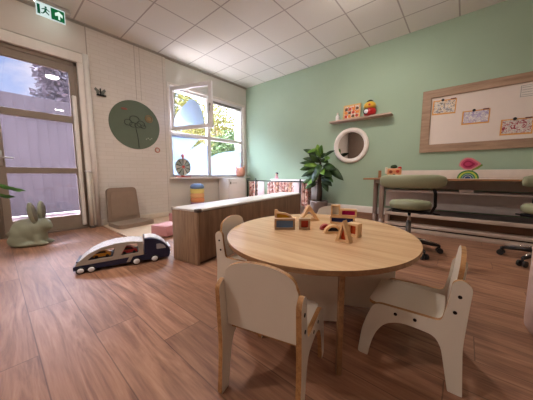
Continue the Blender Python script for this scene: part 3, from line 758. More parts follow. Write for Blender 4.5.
# ------------------------------------------------------------------ things on the window sill
t = empty('prize_wheel', (-4.33, 2.50, WZ0+.001), 0, 'toy prize wheel with black and white segments on the window sill', 'prize wheel'); t.scale = (.85, .85, .86)
red = plain('coral_red_plastic', (214, 92, 78), .4)
b = MB(); b.box((-.06, -.17, 0), (.06, .17, .018), .006); b.box((-.035, -.035, .016), (.0, .035, .22), .004); b.build('stand', red, t)
segc = [(36, 36, 38), (206, 204, 196), (120, 138, 124), (214, 204, 190), (40, 38, 40), (150, 160, 146)]
wh = empty('wheel', (.012, 0, .24)); wh.parent = t
for k in range(20):
    a0, a1 = (k*18-4, k*18+4) if k % 2 else (k*18-14, k*18+14)
    MB().prism([(.03*math.cos(R(a)), .03*math.sin(R(a))) for a in (a0, a1)][0:2]+arc(0, 0, .185, a1, a0, 4), .012, (), YZ).build('segment', plain('seg_dark', (36, 36, 38), .5) if k % 2 else plain('seg%d' % (k % 3), ((170, 176, 164), (206, 198, 186), (150, 164, 150))[k % 3], .5), wh)
MB().prism(arc(0, 0, .20, 0, 354, 60), .014, [arc(0, 0, .185, 0, 354, 60)], YZ).build('rim', plain('wheel_rim', (150, 156, 146), .5), wh)
MB().lathe([(.034, 0), (.034, .02), (.0, .028)], 20, (.004, 0, 0), Matrix.Rotation(PI/2, 4, 'Y')).build('hub', red, wh)
MB().prism([(-.02, .47), (.02, .47), (.03, .50), (.015, .53), (-.015, .53), (-.03, .50)], .03, (), Matrix.Translation((.012, 0, 0)) @ YZ).prism([(-.022, .472), (.022, .472), (0, .405)], .02, (), Matrix.Translation((.02, 0, 0)) @ YZ).build('pointer', red, t)
t = empty('coral_pot', (-4.32, 4.07, WZ0+.001), R(-20), 'round coral pot with two pointed ears on the window sill corner', 'pot')
coral = plain('coral_ceramic', (218, 150, 124), .6)
MB().lathe([(.075, 0), (.105, .04), (.12, .11), (.11, .18), (.08, .225), (.07, .23), (.066, .222), (.06, .2), (0, .19)], 32).build('pot_body', coral, t)
for s in (-1, 1): MB().cyl((0, s*.085, .20), (0, s*.125, .29), .03, .003, 12).build('ear', coral, t)
MB().cyl((0, .01, .19), (0, .02, .34), .012, .008, 10).build('stem', plain('pot_stem', (178, 132, 118), .7), t)

# ------------------------------------------------------------------ wall decals
t = empty('wall_disc', (XL+PRJ+.001, 1.68, 1.665), 0, 'large round dark green wall disc with a line drawn tree on the brick wall', 'wall disc')
MB().prism(arc(0, 0, .405, 0, 355, 71), .012, (), Matrix.Translation((.006, 0, 0)) @ YZ).build('disc_board', plain('dark_sage_board', (92, 103, 84), .7, var=.05), t)
ink = plain('dark_ink', (48, 58, 48), .8)
b = MB(); T = .0135
b.tube([(T, .03, -.38), (T, .02, -.2), (T, -.01, -.02)], .006, 6)
for k, (yy, zz, r) in enumerate(((-.12, .03, .06), (-.02, .09, .075), (.08, .03, .065), (-.05, 0, .05), (.03, .0, .05), (.12, -.01, .04))):
    b.tube([(T, yy+r*math.cos(a*PI/8), zz+r*.8*math.sin(a*PI/8)) for a in range(17)], .005, 5)
b.build('tree_drawing', ink, t)
b = MB(); b.tube([(T, .22+.06*math.cos(a*PI/8), .14+.06*math.sin(a*PI/8)) for a in range(17)], .008, 5); b.ball((T-.001, .22, .14), (.003, .04, .04)); b.build('flower_drawing', plain('ochre_ink', (140, 112, 74), .8), t)
b = MB(); b.ball((T-.001, -.17, .24), (.003, .05, .018)); b.build('bird_drawing', plain('rust_ink', (140, 84, 70), .8), t)
b = MB()
for k in range(4): b.ball((T-.001, .16+.03*k, -.22+.02*(k % 2)), (.003, .012, .012))
b.build('dots_drawing', plain('pale_ink', (148, 154, 138), .8), t)
t = empty('butterfly_hook', (XL+PRJ+.012, 1.19, 2.09), 0, 'small dark butterfly wall ornament above the green disc', 'wall ornament')
b = MB()
for s in (-1, 1):
    b.prism(fillet([(s*.008, .0), (s*.06, .055), (s*.08, .02), (s*.05, -.01), (s*.055, -.04), (s*.02, -.045)], .012, 3), .006, (), Matrix.Translation((.012, 0, 0)) @ Matrix.Rotation(R(s*12), 4, 'Z') @ YZ)
b.build('wings', plain('butterfly_grey', (110, 112, 104), .5), t)
b = MB(); b.cyl((.012, 0, -.05), (.012, 0, .045), .008, n=8); b.box((-.0115, -.05, -.062), (.03, .07, -.045), .003); b.build('body', black_metal, t)
b = MB(); b.tube([(0, .04*math.cos(a*PI/10), .04*math.sin(a*PI/10)) for a in range(21)], .010, 8)
o = b.build('wall_ring', plain('peach_ring', (200, 140, 122), .6), None, loc=(XL+PRJ+.011, 2.03, 1.27)); tag(o, 'small peach ring hook on the brick wall below the green disc', 'wall hook')

# ------------------------------------------------------------------ green wall: shelf, mirror, board
t = empty('wall_shelf', (-1.50, YB, 1.81), 0, 'narrow floating shelf above the round mirror', 'shelf')
MB().box((-.53, -.16, -.022), (.53, 0, 0), .003).build('shelf_board', wood('shelf_wood', (166, 140, 124), (198, 172, 156), 0, 10, .5), t)
MB().box((-.53, -.166, -.022), (.53, -.16, .006), .002).build('front_lip', wood('shelf_wood', (166, 140, 124), (198, 172, 156), 0, 10, .5), t)
SZ = 1.8105
t = empty('picture_puzzle', (-1.635, 4.285, SZ+.002), 0, 'framed colourful wooden puzzle leaning on the wall shelf', 'puzzle')
t.rotation_euler = (R(-8), 0, 0)
MB().prism([(-.155, 0), (.155, 0), (.155, .265), (-.155, .265)], .02, [[(-.13, .025), (.13, .025), (.13, .24), (-.13, .24)]], XZ).build('frame', wood('puzzle_frame', (190, 150, 90), (216, 180, 120), 0, 20, .5), t, bev=.003)
MB().box((-.132, -.003, .023), (.132, .006, .242)).build('puzzle_board', scribble_mat('puzzle_print', 3, ((170, 52, 36), (206, 110, 50), (90, 70, 44), (226, 176, 84))), t)
b = MB()
random.seed(3)
pc = [plain('piece_red', (186, 58, 40), .5), plain('piece_orange', (214, 128, 52), .5), plain('piece_brown', (96, 62, 40), .5)]
for k in range(12):
    x, z = -.1+.065*(k % 4), .055+.065*(k//4)
    b.prism(fillet([(x-.024, z-.024), (x+.024, z-.024), (x+.024, z+.024), (x-.024, z+.024)], random.choice([.006, .02])), .008, (), Matrix.Translation((0, -.006, 0)) @ XZ, k % 3)
b.build('puzzle_pieces', pc, t)
t = empty('toy_figure', (-1.315, 4.272, SZ), 0, 'red and yellow round toy figure with dark cap on the shelf', 'toy figure')
MB().lathe([(.06, 0), (.095, .03), (.10, .08), (.085, .12), (.05, .135)], 28).build('red_base', plain('toy_red', (184, 34, 36), .35), t)
MB().lathe([(.0, .118), (.085, .13), (.098, .165), (.085, .205), (.05, .235), (0, .245)], 28).build('yellow_top', plain('toy_yellow', (222, 176, 60), .35), t)
MB().lathe([(.055, .232), (.05, .25), (.025, .268), (0, .272)], 24).build('cap', black_plastic, t)
b = MB(); b.lathe([(.035, 0), (.033, .008), (0, .009)], 20, (-.03, -.092, .07), Matrix.Rotation(PI/2, 4, 'X')); b.build('white_badge', twhite, t)
b = MB(); b.lathe([(.05, 0), (.048, .004), (0, .005)], 20, (-.03, -.09, .07), Matrix.Rotation(PI/2, 4, 'X')); b.build('badge_ring', black_plastic, t)
MB().cyl((.02, -.09, .172), (.02, -.103, .170), .016, n=14).build('nose', plain('toy_red', (184, 34, 36), .35), t)
t = empty('white_bottle', (-1.90, 4.30, SZ), 0, 'small white bottle at the end of the wall shelf', 'bottle'); t.scale = (1.1, 1.1, 1.25)
MB().lathe([(.03, 0), (.032, .06), (.028, .08), (.014, .09), (.014, .1)], 20).build('bottle_body', white_lac, t)
MB().cyl((0, 0, .1005), (0, 0, .125), .016, n=16).build('cap', plain('cream_cap', (214, 200, 186), .5), t)
t = empty('round_mirror', (-1.655, YB-.001, 1.355), 0, 'round wall mirror in a wide white frame beside the fig plant', 'mirror')
MB().lathe([(.24, 0), (.315, .0), (.326, .012), (.322, .028), (.302, .04), (.275, .042), (.25, .03), (.24, .012)], 64, (0, 0, 0), Matrix.Rotation(PI/2, 4, 'X'), caps=False).build('mirror_frame', plain('mirror_white', (232, 222, 212), .5), t)
m, nt, p, out = new_mat('mirror_glass'); p.inputs['Metallic'].default_value = 1; p.inputs['Roughness'].default_value = .03
nt.links.new(mixc(nt, noise(nt, coords(nt), 3), lin((206, 202, 198)), lin((212, 208, 204))), p.inputs['Base Color'])
MB().cyl((0, -.008, 0), (0, -.012, 0), .252, n=64).build('mirror_glass', m, t)

t = empty('whiteboard', (-.568, YB, 1.155), 0, 'large white magnet board in a wide oak frame', 'whiteboard')
BWd, BHt, bf = 1.55, .91, .115
b = MB()
b.prism([(0, 0), (BWd, 0), (BWd, BHt), (0, BHt)], .035, [[(bf, bf), (BWd-bf, bf), (BWd-bf, BHt-bf), (bf, BHt-bf)]], Matrix.Translation((0, -.0185, 0)) @ XZ)
b.build('board_frame', board_wood, t, bev=.004)
MB().box((bf-.01, -.016, bf-.01), (BWd-bf+.01, -.008, BHt-bf+.01)).build('board_surface', plain('board_white', (224, 210, 198), .3, var=.02), t)
BS = YB-.0165
papers = [(-.30, 1.80, .275, .205, 2, 1, ((72, 70, 76), (150, 146, 150), (196, 160, 110), (120, 110, 100)), 'drawing with grey marks beside the board frame corner'),
          (.055, 1.605, .285, .185, 1, 5, ((120, 100, 160), (170, 160, 190), (150, 140, 170), (190, 170, 200)), 'drawing with lilac marks in the middle of the white board'),
          (.455, 1.425, .29, .20, 1, 9, ((60, 60, 66), (150, 44, 60), (150, 144, 144), (176, 90, 100)), 'drawing with red and black marks low on the white board')]
for x, z, w, h, rz, sd, cc, lb in papers:
    t = empty('child_drawing', (x, BS, z), 0, 'orange edged child\'s '+lb, 'drawing', 'drawings on the white board'); t.rotation_euler = (0, R(rz), 0)
    MB().box((-w/2, -.0015, -h/2), (w/2, 0, h/2)).build('orange_border', plain('orange_paper', (222, 158, 82), .7), t)
    MB().box((-w/2+.016, -.0022, -h/2+.02), (w/2-.012, -.0015, h/2-.014)).build('picture', scribble_mat('scribble_%d' % sd, sd, cc), t)
    for q, (mx, rgb, ln) in enumerate(((-.02, (30, 28, 28), 0), (.10, (112, 60, 52), .03))):
        if ln == 0:
            o = MB().cyl((0, 0, 0), (0, -.012, 0), .018, n=16).build('magnet', plain('black_magnet', (30, 28, 28), .5), None, loc=(x+mx, BS-.0024, z+h/2-.002)); lab = 'round black magnet on the '+lb.split(' beside')[0].split(' in the')[0].split(' low on')[0]
        else:
            o = MB().box((-ln, -.010, -.007), (ln, 0, .007), .003).build('magnet', plain('brown_magnet', rgb, .5), None, loc=(x+mx, BS-.0024, z+h/2-.002)); lab = 'flat brown bar magnet on the '+lb.split(' beside')[0].split(' in the')[0].split(' low on')[0]
        tag(o, lab, 'magnet', 'magnets on the white board')
t = empty('notice_sheet', (.56, BS, 1.85), 0, 'white lined paper sheet in the upper part of the white board', 'paper')
MB().box((-.11, -.0015, -.075), (.11, 0, .075)).build('sheet', plain('white_paper', (222, 214, 204), .7), t)
b = MB()
for k in range(4): b.box((-.09, -.0022, .045-.03*k-.002), (.085, -.0014, .045-.03*k+.002))
b.prism([(-.1, -.068), (.1, -.068), (.1, .068), (-.1, .068)], .0008, [[(-.096, -.064), (.096, -.064), (.096, .064), (-.096, .064)]], Matrix.Translation((0, -.0018, 0)) @ XZ)
b.build('ruled_lines', plain('grey_ink', (128, 122, 118), .8), t)

# ------------------------------------------------------------------ long desk
DX0, DX1, DYF, DYB = -1.10, 2.6, 3.70, 4.33
t = empty('wall_desk', (0, 0, 0), 0, 'long wall desk with wood edged top running under the white board', 'desk')
MB().box((-1.19, DYF, .743), (DX1, DYB, .765), .003).build('desk_top', desk_wood, t)
MB().box((-1.0, DYF+.01, .765), (DX1, DYB, .769)).build('top_laminate', plain('pale_laminate', (206, 190, 176), .4), t)
MB().box((-1.0, DYB-.02, .769), (DX1, DYB+.02, .885), .003).build('backsplash', plain('pale_backsplash', (216, 200, 188), .5), t)
MB().box((-1.10, DYB-.16, .7655), (-1.06, DYB-.12, .885), .003).build('end_post', desk_wood, t)
MB().box((-1.0, DYB-.01, .60), (DX1, DYB+.02, .735)).build('upper_back_panel', plain('shade_panel', (232, 218, 202), .6), t)
MB().box((-1.0, 3.92, .565), (DX1, DYB, .585), .002).build('lower_shelf', plain('white_shelf_laminate', (214, 204, 196), .35), t)
MB().box((-1.0, DYB-.005, .29), (DX1, DYB+.02, .565)).build('lower_back_panel', plain('lilac_grey_panel', (236, 226, 220), .6), t)
legm = plain('grey_desk_leg', (140, 118, 104), .5)
for x in (-1.0,):
    for yy, x2 in ((3.78, -.93), (4.22, -1.14)):
        lg = MB().box((x2-.03, yy-.03, .04), (x2+.03, yy+.03, .7355), .006).build('leg', legm, t)
        MB().tube([(x2, yy, .16), (x2+.01, yy-.03, .08), (x2+.05, yy-.08, .025)], [.03, .03, .025], 12).build('foot', legm, lg)
MB().box((DX1-.06, DYF+.02, 0), (DX1, DYB, .7355)).build('leg', legm, t)
MB().prism([(-.96, 3.75), (-.90, 3.75), (-1.11, 4.25), (-1.17, 4.25)], .06, z0=.68).build('end_rail', legm, t)
# low platform below the desk
t = empty('low_shelf_unit', (0, 0, 0), 0, 'low two tier shelf unit with pale slab edges under the wall desk', 'shelf unit')
slab = plain('pale_slab_edge', (188, 168, 152), .5); dk = wood('dark_unit_wood', (92, 64, 46), (126, 92, 68), 0, 9, .6)
MB().box((-.88, 3.80, .225), (DX1-.1, 4.30, .27), .003).build('top_slab', [slab], t)
MB().box((-.87, 3.83, .271), (DX1-.12, 4.29, .276)).build('slab_top_sheet', plain('dark_top_sheet', (66, 56, 50), .5), t)  # darker sheet lying on the top slab
MB().box((-.88, 3.80, .075), (DX1-.1, 4.30, .115), .003).build('bottom_slab', [slab], t)
MB().box((-.88, 3.80, .0), (DX1-.1, 3.84, .055), .003).build('floor_rail', [slab], t)
MB().box((-.86, 3.95, .05), (DX1-.12, 3.97, .226)).build('back_board', dk, t)
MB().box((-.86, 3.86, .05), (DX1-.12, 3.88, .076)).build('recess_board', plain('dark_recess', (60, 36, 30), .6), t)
MB().box((-.88, 3.81, .0), (-.84, 4.29, .226)).build('end_panel', slab, t)
o = MB().box((-.07, -.05, 0), (.07, .05, .035), .004).build('paper_box', plain('pale_box', (222, 206, 196), .6), None, loc=(.03, 3.99, .5855)); tag(o, 'small pale flat box on the lower desk shelf', 'box')

# toys on the desk
t = empty('wooden_toy', (-.80, 3.86, .7695), R(12), 'small orange wooden activity cube with dark holes on the desk', 'wooden toy'); t.scale = (1.25, 1.1, 1.2)
ow = wood('orange_wood', (206, 130, 84), (232, 172, 124), 0, 20, .5)
MB().box((-.075, -.055, 0), (.075, .055, .115), .012).build('cube_body', ow, t)
for x, z, c in ((-.035, .075, (150, 70, 40)), (.035, .08, (196, 60, 40)), (0, .03, (52, 66, 34)), (.05, .03, (222, 130, 80)), (-.05, .03, (226, 196, 150))):
    MB().cyl((x, -.054, z), (x, -.062, z), .018, n=16).build('button', plain('btn_%d' % c[0], c, .5), t)
MB().lathe([(.012, .114), (.035, .125), (.035, .145), (.02, .16), (0, .163)], 20, (-.005, 0, 0)).build('green_knob', plain('dark_green_knob', (38, 62, 32), .5), t)
MB().ball((.055, -.01, .12), (.022, .02, .018)).build('orange_knob', plain('toy_red', (184, 34, 36), .35), t)
MB().box((-.095, -.06, .05), (-.07, .06, .13), .006).build('side_flap', plain('flap_cream', (236, 216, 190), .6), t)
t = empty('flower_stacker', (.03, 3.86, .7695), 0, 'pink and green nested wooden flower stacker on the desk', 'wooden toy')
for k, (r, rgb) in enumerate(((.105, (60, 120, 60)), (.088, (182, 190, 70)), (.072, (52, 134, 84)), (.052, (30, 96, 116)), (.03, (28, 66, 110)))):
    hole = arc(0, 0, r-.0165, 180, 0, 18) if k < 4 else None
    if hole: pts = arc(0, 0, r, 0, 180, 22)+hole
    else: pts = arc(0, 0, r, 0, 180, 22)
    MB().prism(pts, .05, (), XZ).build('green_arch', plain('arch_%d' % k, rgb, .5), t, bev=.003)
pet = [(-.115, .06), (-.09, .115), (-.03, .155), (.04, .15), (.1, .115), (.165, .07), (.1, .03), (.05, .0), (-.04, .005)]
for k, (s, rgb) in enumerate(((1, (214, 130, 134)), (.78, (196, 70, 110)), (.56, (150, 24, 68)), (.34, (186, 50, 96)))):
    pp = [(x*s*.78-.01, (z-.07)*s+.07) for x, z in pet]
    MB().prism(fillet(pp, .02*s, 4), .036+.006*k, (), Matrix.Translation((0, 0, .107)) @ XZ).build('pink_petal', plain('petal_%d' % k, rgb, .5), t, bev=.003)
b = MB(); b.prism([(.03, .0), (.07, .03), (.12, .07), (.128, .052), (.085, .012), (.035, -.010)], .05, (), Matrix.Translation((0, 0, .107)) @ XZ); b.build('green_leaf', plain('leaf_olive', (112, 128, 40), .5), t)

# ------------------------------------------------------------------ office stools
sage = plain('sage_leather', (146, 148, 118), .5, var=.03)
def office(label, first=None):
    t = empty('desk_chair', (0, 0, 0), 0, label, 'desk chair', 'sage green desk chairs')
    # local: backrest at -y (towards the table), seat centre 0
    MB().lathe([(0, .46), (.17, .462), (.19, .477), (.194, .512), (.178, .54), (.1, .552), (0, .554)], 40).build('seat', sage, t)
    b = MB(); n = 22
    pts = []
    for k in range(n+1):
        a = R(-90-58+116*k/n); pts.append((.285*math.cos(a)*1.13, .285*math.sin(a), .752))
    r = [.066*min(1, .62+.38*math.sin(PI*min(1, (k+.6)/5)/2) if k <= 5 else (.62+.38*math.sin(PI*min(1, (n-k+.6)/5)/2) if n-k <= 5 else 1)) for k in range(n+1)]
    b.tube(pts, r, 16); bk = b.build('backrest', sage, t, smooth=True)
    for v in bk.data.vertices:
        c = Vector((v.co.x, v.co.y)); L = c.length
        v.co.x = c.x/L*(.30+(L-.30)*.55); v.co.y = c.y/L*(.30+(L-.30)*.55)
    MB().tube([(.17, -.235, .735), (.20, -.23, .64), (.205, -.215, .52), (.18, -.18, .45), (.10, -.10, .43), (0, 0, .43)], .014, 10).build('back_bracket', black_metal, t)
    MB().box((-.16, -.12, .425), (.16, .12, .455), .01).build('mechanism', black_metal, t)
    MB().tube([(.1, .0, .43), (.2, -.04, .425), (.26, -.06, .42)], .008, 8).build('lever', black_metal, t)
    MB().cyl((0, 0, .3), (0, 0, .43), .016, n=16).build('gas_piston', chrome, t)
    MB().cyl((0, 0, .10), (0, 0, .32), .027, .024, n=18).build('column', plain('grey_column', (120, 112, 106), .4, .5), t)
    for k in range(5):
        a = R(12+72*k); d = Vector((math.cos(a), math.sin(a), 0))
        lg = MB().tube([d*.02+Vector((0, 0, .115)), d*.16+Vector((0, 0, .1)), d*.29+Vector((0, 0, .078))], [.028, .022, .016], 10).build('leg', plain('black_base', (42, 38, 38), .3, .4), t)
        MB().tube([d*.05+Vector((0, 0, .141)), d*.16+Vector((0, 0, .123)), d*.27+Vector((0, 0, .095))], [.012, .011, .008], 8).build('chrome_strip', chrome, lg)
        sd = Vector((-d.y, d.x, 0)); c = d*.295
        b = MB()
        for s in (-1, 1): b.cyl(c+sd*(s*.012)+Vector((0, 0, .029)), c+sd*(s*.03)+Vector((0, 0, .029)), .028, n=18)
        b.cyl(c+Vector((0, 0, .03)), c+Vector((0, 0, .085)), .009, n=10); b.build('caster', black_plastic, lg)
    return t
k0 = office('sage green desk chair with curved bar backrest between the oak table and the desk')
k0.location = (-.425, 2.87, 0); k0.rotation_euler = (0, 0, R(8)); k0.scale = (1, 1, 1)
k1 = copy_tree(k0); k1.location = (.62, 3.24, 0); k1.rotation_euler = (0, 0, R(150)); k1['label'] = 'sage green desk chair cut off by the picture edge beside the desk'

# ------------------------------------------------------------------ fig plant
t = empty('potted_fig', (-2.13, 4.08, 0), 0, 'potted fiddle leaf fig with big dark leaves beside the round mirror', 'potted plant')
MB().lathe([(.13, 0), (.15, .02), (.172, .30), (.176, .315), (.165, .318), (.16, .30), (.0, .298)], 36).build('pot', plain('grey_pot', (122, 108, 102), .7, bmp=.1), t)
MB().lathe([(0, .296), (.158, .300), (.1, .306), (0, .308)], 24).build('soil', plain('soil', (48, 36, 28), .95), t)
MB().tube([(0, 0, .298), (.015, 0, .5), (-.005, 0, .8), (.02, -.01, 1.06), (.015, 0, 1.2)], [.055, .05, .03, .018, .01], 10).build('trunk', plain('fig_trunk', (66, 50, 38), .9), t)
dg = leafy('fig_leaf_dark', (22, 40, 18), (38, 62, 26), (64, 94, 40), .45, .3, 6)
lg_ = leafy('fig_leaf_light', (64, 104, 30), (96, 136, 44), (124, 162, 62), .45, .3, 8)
# leaf tips relative to the trunk: start (x,z), tip (x,z), depth y offset of tip, width
def px(x, y, Y=4.08):   # place leaf ends from their spot on the wall-parallel plane of the plant
    d = rt*((x-266.5)/F)-up*((y-200)/F)+fw; s = Y/d.y
    return (d.x*s+2.13, .82+d.z*s)
L = [((317, 155), (306, 148), -.10, .11, 0), ((318, 152), (317, 143), .02, .09, 1), ((322, 154), (325, 144), -.12, .13, 1), ((321, 157), (321, 147), -.18, .13, 1), ((325, 156), (336, 149), -.05, .09, 0),
     ((317, 161), (306, 157), -.12, .10, 0), ((315, 164), (301, 161), -.05, .11, 0), ((315, 167), (303, 168), -.12, .13, 0), ((315, 172), (305, 175), -.14, .13, 0), ((314, 178), (304, 173), .05, .10, 0),
     ((316, 180), (305, 181), -.10, .12, 0), ((316, 184), (307, 187), -.08, .10, 0), ((325, 166), (340, 168), -.12, .14, 0), ((330, 168), (344, 178), -.02, .15, 0), ((324, 172), (336, 175), -.16, .14, 0),
     ((323, 178), (335, 184), -.12, .14, 0), ((321, 165), (322, 177), -.22, .15, 0), ((319, 170), (318, 181), -.22, .13, 0), ((324, 182), (331, 190), -.12, .12, 0), ((322, 160), (332, 162), -.14, .11, 0),
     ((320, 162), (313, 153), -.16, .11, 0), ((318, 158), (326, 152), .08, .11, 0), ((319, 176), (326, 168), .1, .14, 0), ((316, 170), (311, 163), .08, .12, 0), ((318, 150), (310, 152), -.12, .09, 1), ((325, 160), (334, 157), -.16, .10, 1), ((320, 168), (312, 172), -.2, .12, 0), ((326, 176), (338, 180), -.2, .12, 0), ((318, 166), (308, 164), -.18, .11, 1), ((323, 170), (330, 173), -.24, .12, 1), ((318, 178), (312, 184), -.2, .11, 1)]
random.seed(11)
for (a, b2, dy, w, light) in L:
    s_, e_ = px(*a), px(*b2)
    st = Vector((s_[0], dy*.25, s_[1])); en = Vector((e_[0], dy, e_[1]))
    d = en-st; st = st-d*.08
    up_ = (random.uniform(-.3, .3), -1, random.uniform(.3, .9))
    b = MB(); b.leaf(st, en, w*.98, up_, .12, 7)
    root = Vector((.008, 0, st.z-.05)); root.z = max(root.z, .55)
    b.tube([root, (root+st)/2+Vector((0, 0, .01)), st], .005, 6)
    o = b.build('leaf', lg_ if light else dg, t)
    md = o.modifiers.new('thick', 'SOLIDIFY'); md.thickness = .002

# ------------------------------------------------------------------ palm leaf reaching in at the door
t = empty('potted_palm', (-3.42, -.62, 0), 0, 'green palm frond reaching in front of the glazed door', 'potted plant')
MB().lathe([(.12, 0), (.15, .02), (.17, .30), (.165, .31), (.15, .30), (0, .29)], 28).build('pot', plain('white_pot', (210, 204, 196), .5), t)
pg_ = leafy('palm_leaf', (34, 62, 24), (56, 92, 36), (84, 124, 56), .6, .2, 7)
for k, (tip, hgt) in enumerate((((-3.79, .11, .665), .20), ((-3.83, .03, .59), .16), ((-3.9, -.55, .95), .3), ((-3.1, -.5, 1.0), .3), ((-3.3, -1.2, .9), .3), ((-3.75, -1.0, .85), .3))):
    e = Vector(tip)-Vector((-3.42, -.62, 0)); s0 = Vector((0, 0, .289))
    b = MB(); pts = [s0.lerp(e, u)+Vector((0, 0, hgt*math.sin(PI*u)*1.0)) for u in [i/10 for i in range(11)]]
    b.tube(pts, [.010-.0075*i/10 for i in range(11)], 6)
    for i in range(4, 11):
        d = (pts[i]-pts[i-1]).normalized(); sd = d.cross(Vector((0, 0, 1))).normalized()
        for sg in (-1, 1): b.leaf(pts[i], pts[i]+d*.13+sd*sg*.035+Vector((0, 0, .008*sg)), .036, (.9, 0, .5), .0, 5)
    b.build('frond', pg_, t)

# ------------------------------------------------------------------ cupboard seen in the mirror
t = empty('tall_cupboard', (-3.7, YF+.3, 0), 0, 'tall taupe cupboard reflected in the round mirror', 'cupboard')
cup = plain('taupe_cupboard', (128, 110, 98), .6)
MB().box((-.65, -.29, 0), (.65, .26, 2.85), .004).build('carcass', cup, t)
for s in (-1, 1):
    d = MB().box((min(.006*s, .64*s), .26, .06), (max(.006*s, .64*s),   .28, 2.83), .003).build('door', cup, t)
    MB().cyl((s*.05, .30, 1.0), (s*.05, .30, 1.2), .008, n=10).build('handle', chrome, d)

# ------------------------------------------------------------------ outdoors
struct('ground', MB().box((-30, -20, -.14), (XL-WT, 40, -.04)), plain('pale_paving', (176, 160, 156), .9, var=.08, scale=2))
struct('path', MB().box((-6.7, -4, -.039), (XL-WT, 1.15, -.02)), plain('pink_pavers', (112, 92, 92), .9, var=.1, scale=4))
t = empty('garden_fence', (-6.75, 0, -.04), 0, 'tall weathered grey lilac board fence outside the glazed door', 'fence')
fm = wood('weathered_boards', (60, 53, 58), (72, 65, 71), 2, 5, .85, 8)
b = MB()
for k in range(24): b.box((-.012, -1.9+k*.152, .03), (.012, -1.9+k*.152+.151, 2.42), .001)
b.box((-.02, -1.9, .05), (-.012, 1.74, 2.40))
b.build('fence_boards', fm, t)
for y in (-1.85, 0, 1.65): MB().box((-.1, y-.04, 0), (-.021, y+.04, 2.45)).build('post', fm, t)
def tree(x, y, h, crown, cols, n, label, conifer=False, seed=0):
    random.seed(seed)
    t = empty('tree', (x, y, -.04), 0, label, 'tree', 'trees outside')
    m = leafy('foliage_%d' % seed, *cols, .8, .2, .9)
    MB().tube([(0, 0, 0), (.05, .03, h*.4), (0, 0, h*.8)], [.16, .12, .04], 8).build('trunk', plain('bark', (92, 78, 68), .95), t)
    b = MB()
    for k in range(n):
        if conifer:
            u = random.random()**.7; z = h*(1-u*.85); r = crown*u*math.sqrt(random.random()); a = random.uniform(0, 2*PI)
            c = Vector((r*math.cos(a), r*math.sin(a), z))
        else:
            while True:
                v = Vector((random.uniform(-1, 1), random.uniform(-1, 1), random.uniform(-1, 1)))
                if .25 < v.length < 1: break
            c = Vector((v.x*crown, v.y*crown, h*.62+v.z*h*.4))
        d = Vector((random.gauss(0, 1), random.gauss(0, 1), random.gauss(0, .6))).normalized()
        s = random.uniform(.10, .20)
        b.leaf(c, c+d*s, s*.55, (random.gauss(0, 1), random.gauss(0, 1), 1), .1, 3)
    b.build('crown', m, t)
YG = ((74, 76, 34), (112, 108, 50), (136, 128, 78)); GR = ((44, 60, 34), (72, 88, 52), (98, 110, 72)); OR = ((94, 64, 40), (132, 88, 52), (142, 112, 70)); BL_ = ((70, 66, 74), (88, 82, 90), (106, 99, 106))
tree(-9.5, 5.2, 4.6, 1.3, YG, 4200, 'yellow leaved autumn tree seen through the opened casement', seed=21)
tree(-10.6, 8.1, 4.7, 1.25, YG, 3600, 'golden leaved tree directly behind the window mullion', seed=26)
tree(-14.6, 10.3, 5.2, 1.5, OR, 3200, 'orange tinged tree far behind the golden one', seed=22)
tree(-10.4, 10.9, 3.9, 1.15, GR, 3000, 'green leaved tree behind the fixed window pane', seed=23)
tree(-16.5, 14.6, 5.2, 1.6, YG, 2600, 'yellow green tree far behind the fixed window pane', seed=24)
tree(-7.4, 6.4, 2.6, .8, GR, 2000, 'low green tree behind the frosted window panes', seed=25)
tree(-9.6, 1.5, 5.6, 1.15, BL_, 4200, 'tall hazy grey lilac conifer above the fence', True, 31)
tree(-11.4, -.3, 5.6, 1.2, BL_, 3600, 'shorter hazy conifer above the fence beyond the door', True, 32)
tree(-13.0, 3.4, 6.6, 1.3, BL_, 3600, 'hazy conifer above the fence by the door frame', True, 33)

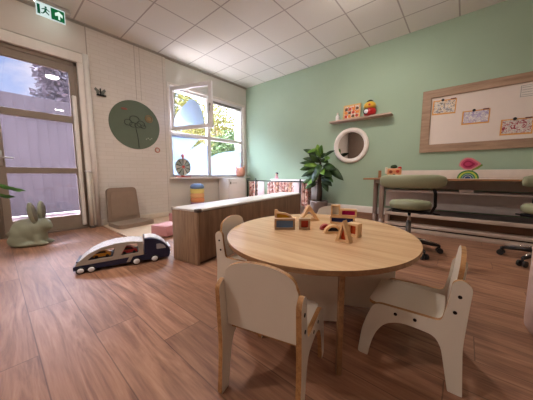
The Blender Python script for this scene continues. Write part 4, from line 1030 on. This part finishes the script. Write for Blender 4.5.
# ------------------------------------------------------------------ light
w = bpy.data.worlds.new('sky'); S.world = w; w.use_nodes = True; nt = w.node_tree; nt.nodes.clear()
out = nt.nodes.new('ShaderNodeOutputWorld'); bg = nt.nodes.new('ShaderNodeBackground')
tc = nt.nodes.new('ShaderNodeTexCoord'); sp = nt.nodes.new('ShaderNodeSeparateXYZ'); nt.links.new(tc.outputs['Generated'], sp.inputs[0])
sky = ramp(nt, sp.outputs[2], [(.0, lin((250, 250, 252))), (.18, lin((196, 216, 248))), (.33, lin((150, 186, 240))), (.5, lin((214, 229, 250)))])
cl = noise(nt, coords(nt, 'Generated', (2.2, 2.2, 5)), 2.0, 5, .6)
nt.links.new(mixc(nt, ramp(nt, cl, [(.48, (0, 0, 0, 1)), (.66, (1, 1, 1, 1))]), sky, lin((250, 251, 255))), bg.inputs[0])
# sky strength added window-side and unseen overhead to light the room, calmer blue beyond the door
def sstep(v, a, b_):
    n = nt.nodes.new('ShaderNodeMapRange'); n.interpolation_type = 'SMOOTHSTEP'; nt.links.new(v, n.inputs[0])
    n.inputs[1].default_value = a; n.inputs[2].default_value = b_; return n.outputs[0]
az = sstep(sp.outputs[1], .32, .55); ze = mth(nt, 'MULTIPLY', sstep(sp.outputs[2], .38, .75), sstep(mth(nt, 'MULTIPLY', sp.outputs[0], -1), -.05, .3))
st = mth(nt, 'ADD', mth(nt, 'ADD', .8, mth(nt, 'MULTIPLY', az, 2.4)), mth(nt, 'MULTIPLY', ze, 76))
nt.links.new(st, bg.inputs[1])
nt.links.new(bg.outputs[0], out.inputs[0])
sun = bpy.data.lights.new('sun', 'SUN'); sun.energy = .8; sun.angle = R(3); sun.color = (1, .93, .82)
so = bpy.data.objects.new('sun', sun); COL.objects.link(so); so.rotation_euler = Vector((-.55, .35, -.76)).to_track_quat('-Z', 'Y').to_euler()
for nm, loc, sx, sz in (('window_portal', (XL-.30, (WY0+WY1)/2, (WZ0+WZ1)/2), WY1-WY0, WZ1-WZ0), ('door_portal', (XL-.30, .48, 1.25), .9, 2.4)):
    l = bpy.data.lights.new(nm, 'AREA'); l.shape = 'RECTANGLE'; l.size = sx; l.size_y = sz; l.cycles.is_portal = True
    o = bpy.data.objects.new(nm, l); COL.objects.link(o); o.location = loc
    o.rotation_euler = Matrix(((0, 0, -1), (1, 0, 0), (0, 1, 0))).to_euler() if False else Vector((1, 0, 0)).to_track_quat('-Z', 'Z').to_euler()

# ------------------------------------------------------------------ view
S.view_settings.view_transform = 'Standard'; S.view_settings.look = 'None'; S.view_settings.gamma = 1; S.view_settings.use_curve_mapping = False
S.view_settings.exposure = 1.5
S.cycles.use_denoising = True
S.cycles.max_bounces = 10; S.cycles.diffuse_bounces = 5; S.cycles.transparent_max_bounces = 12
S.cycles.sample_clamp_indirect = 6
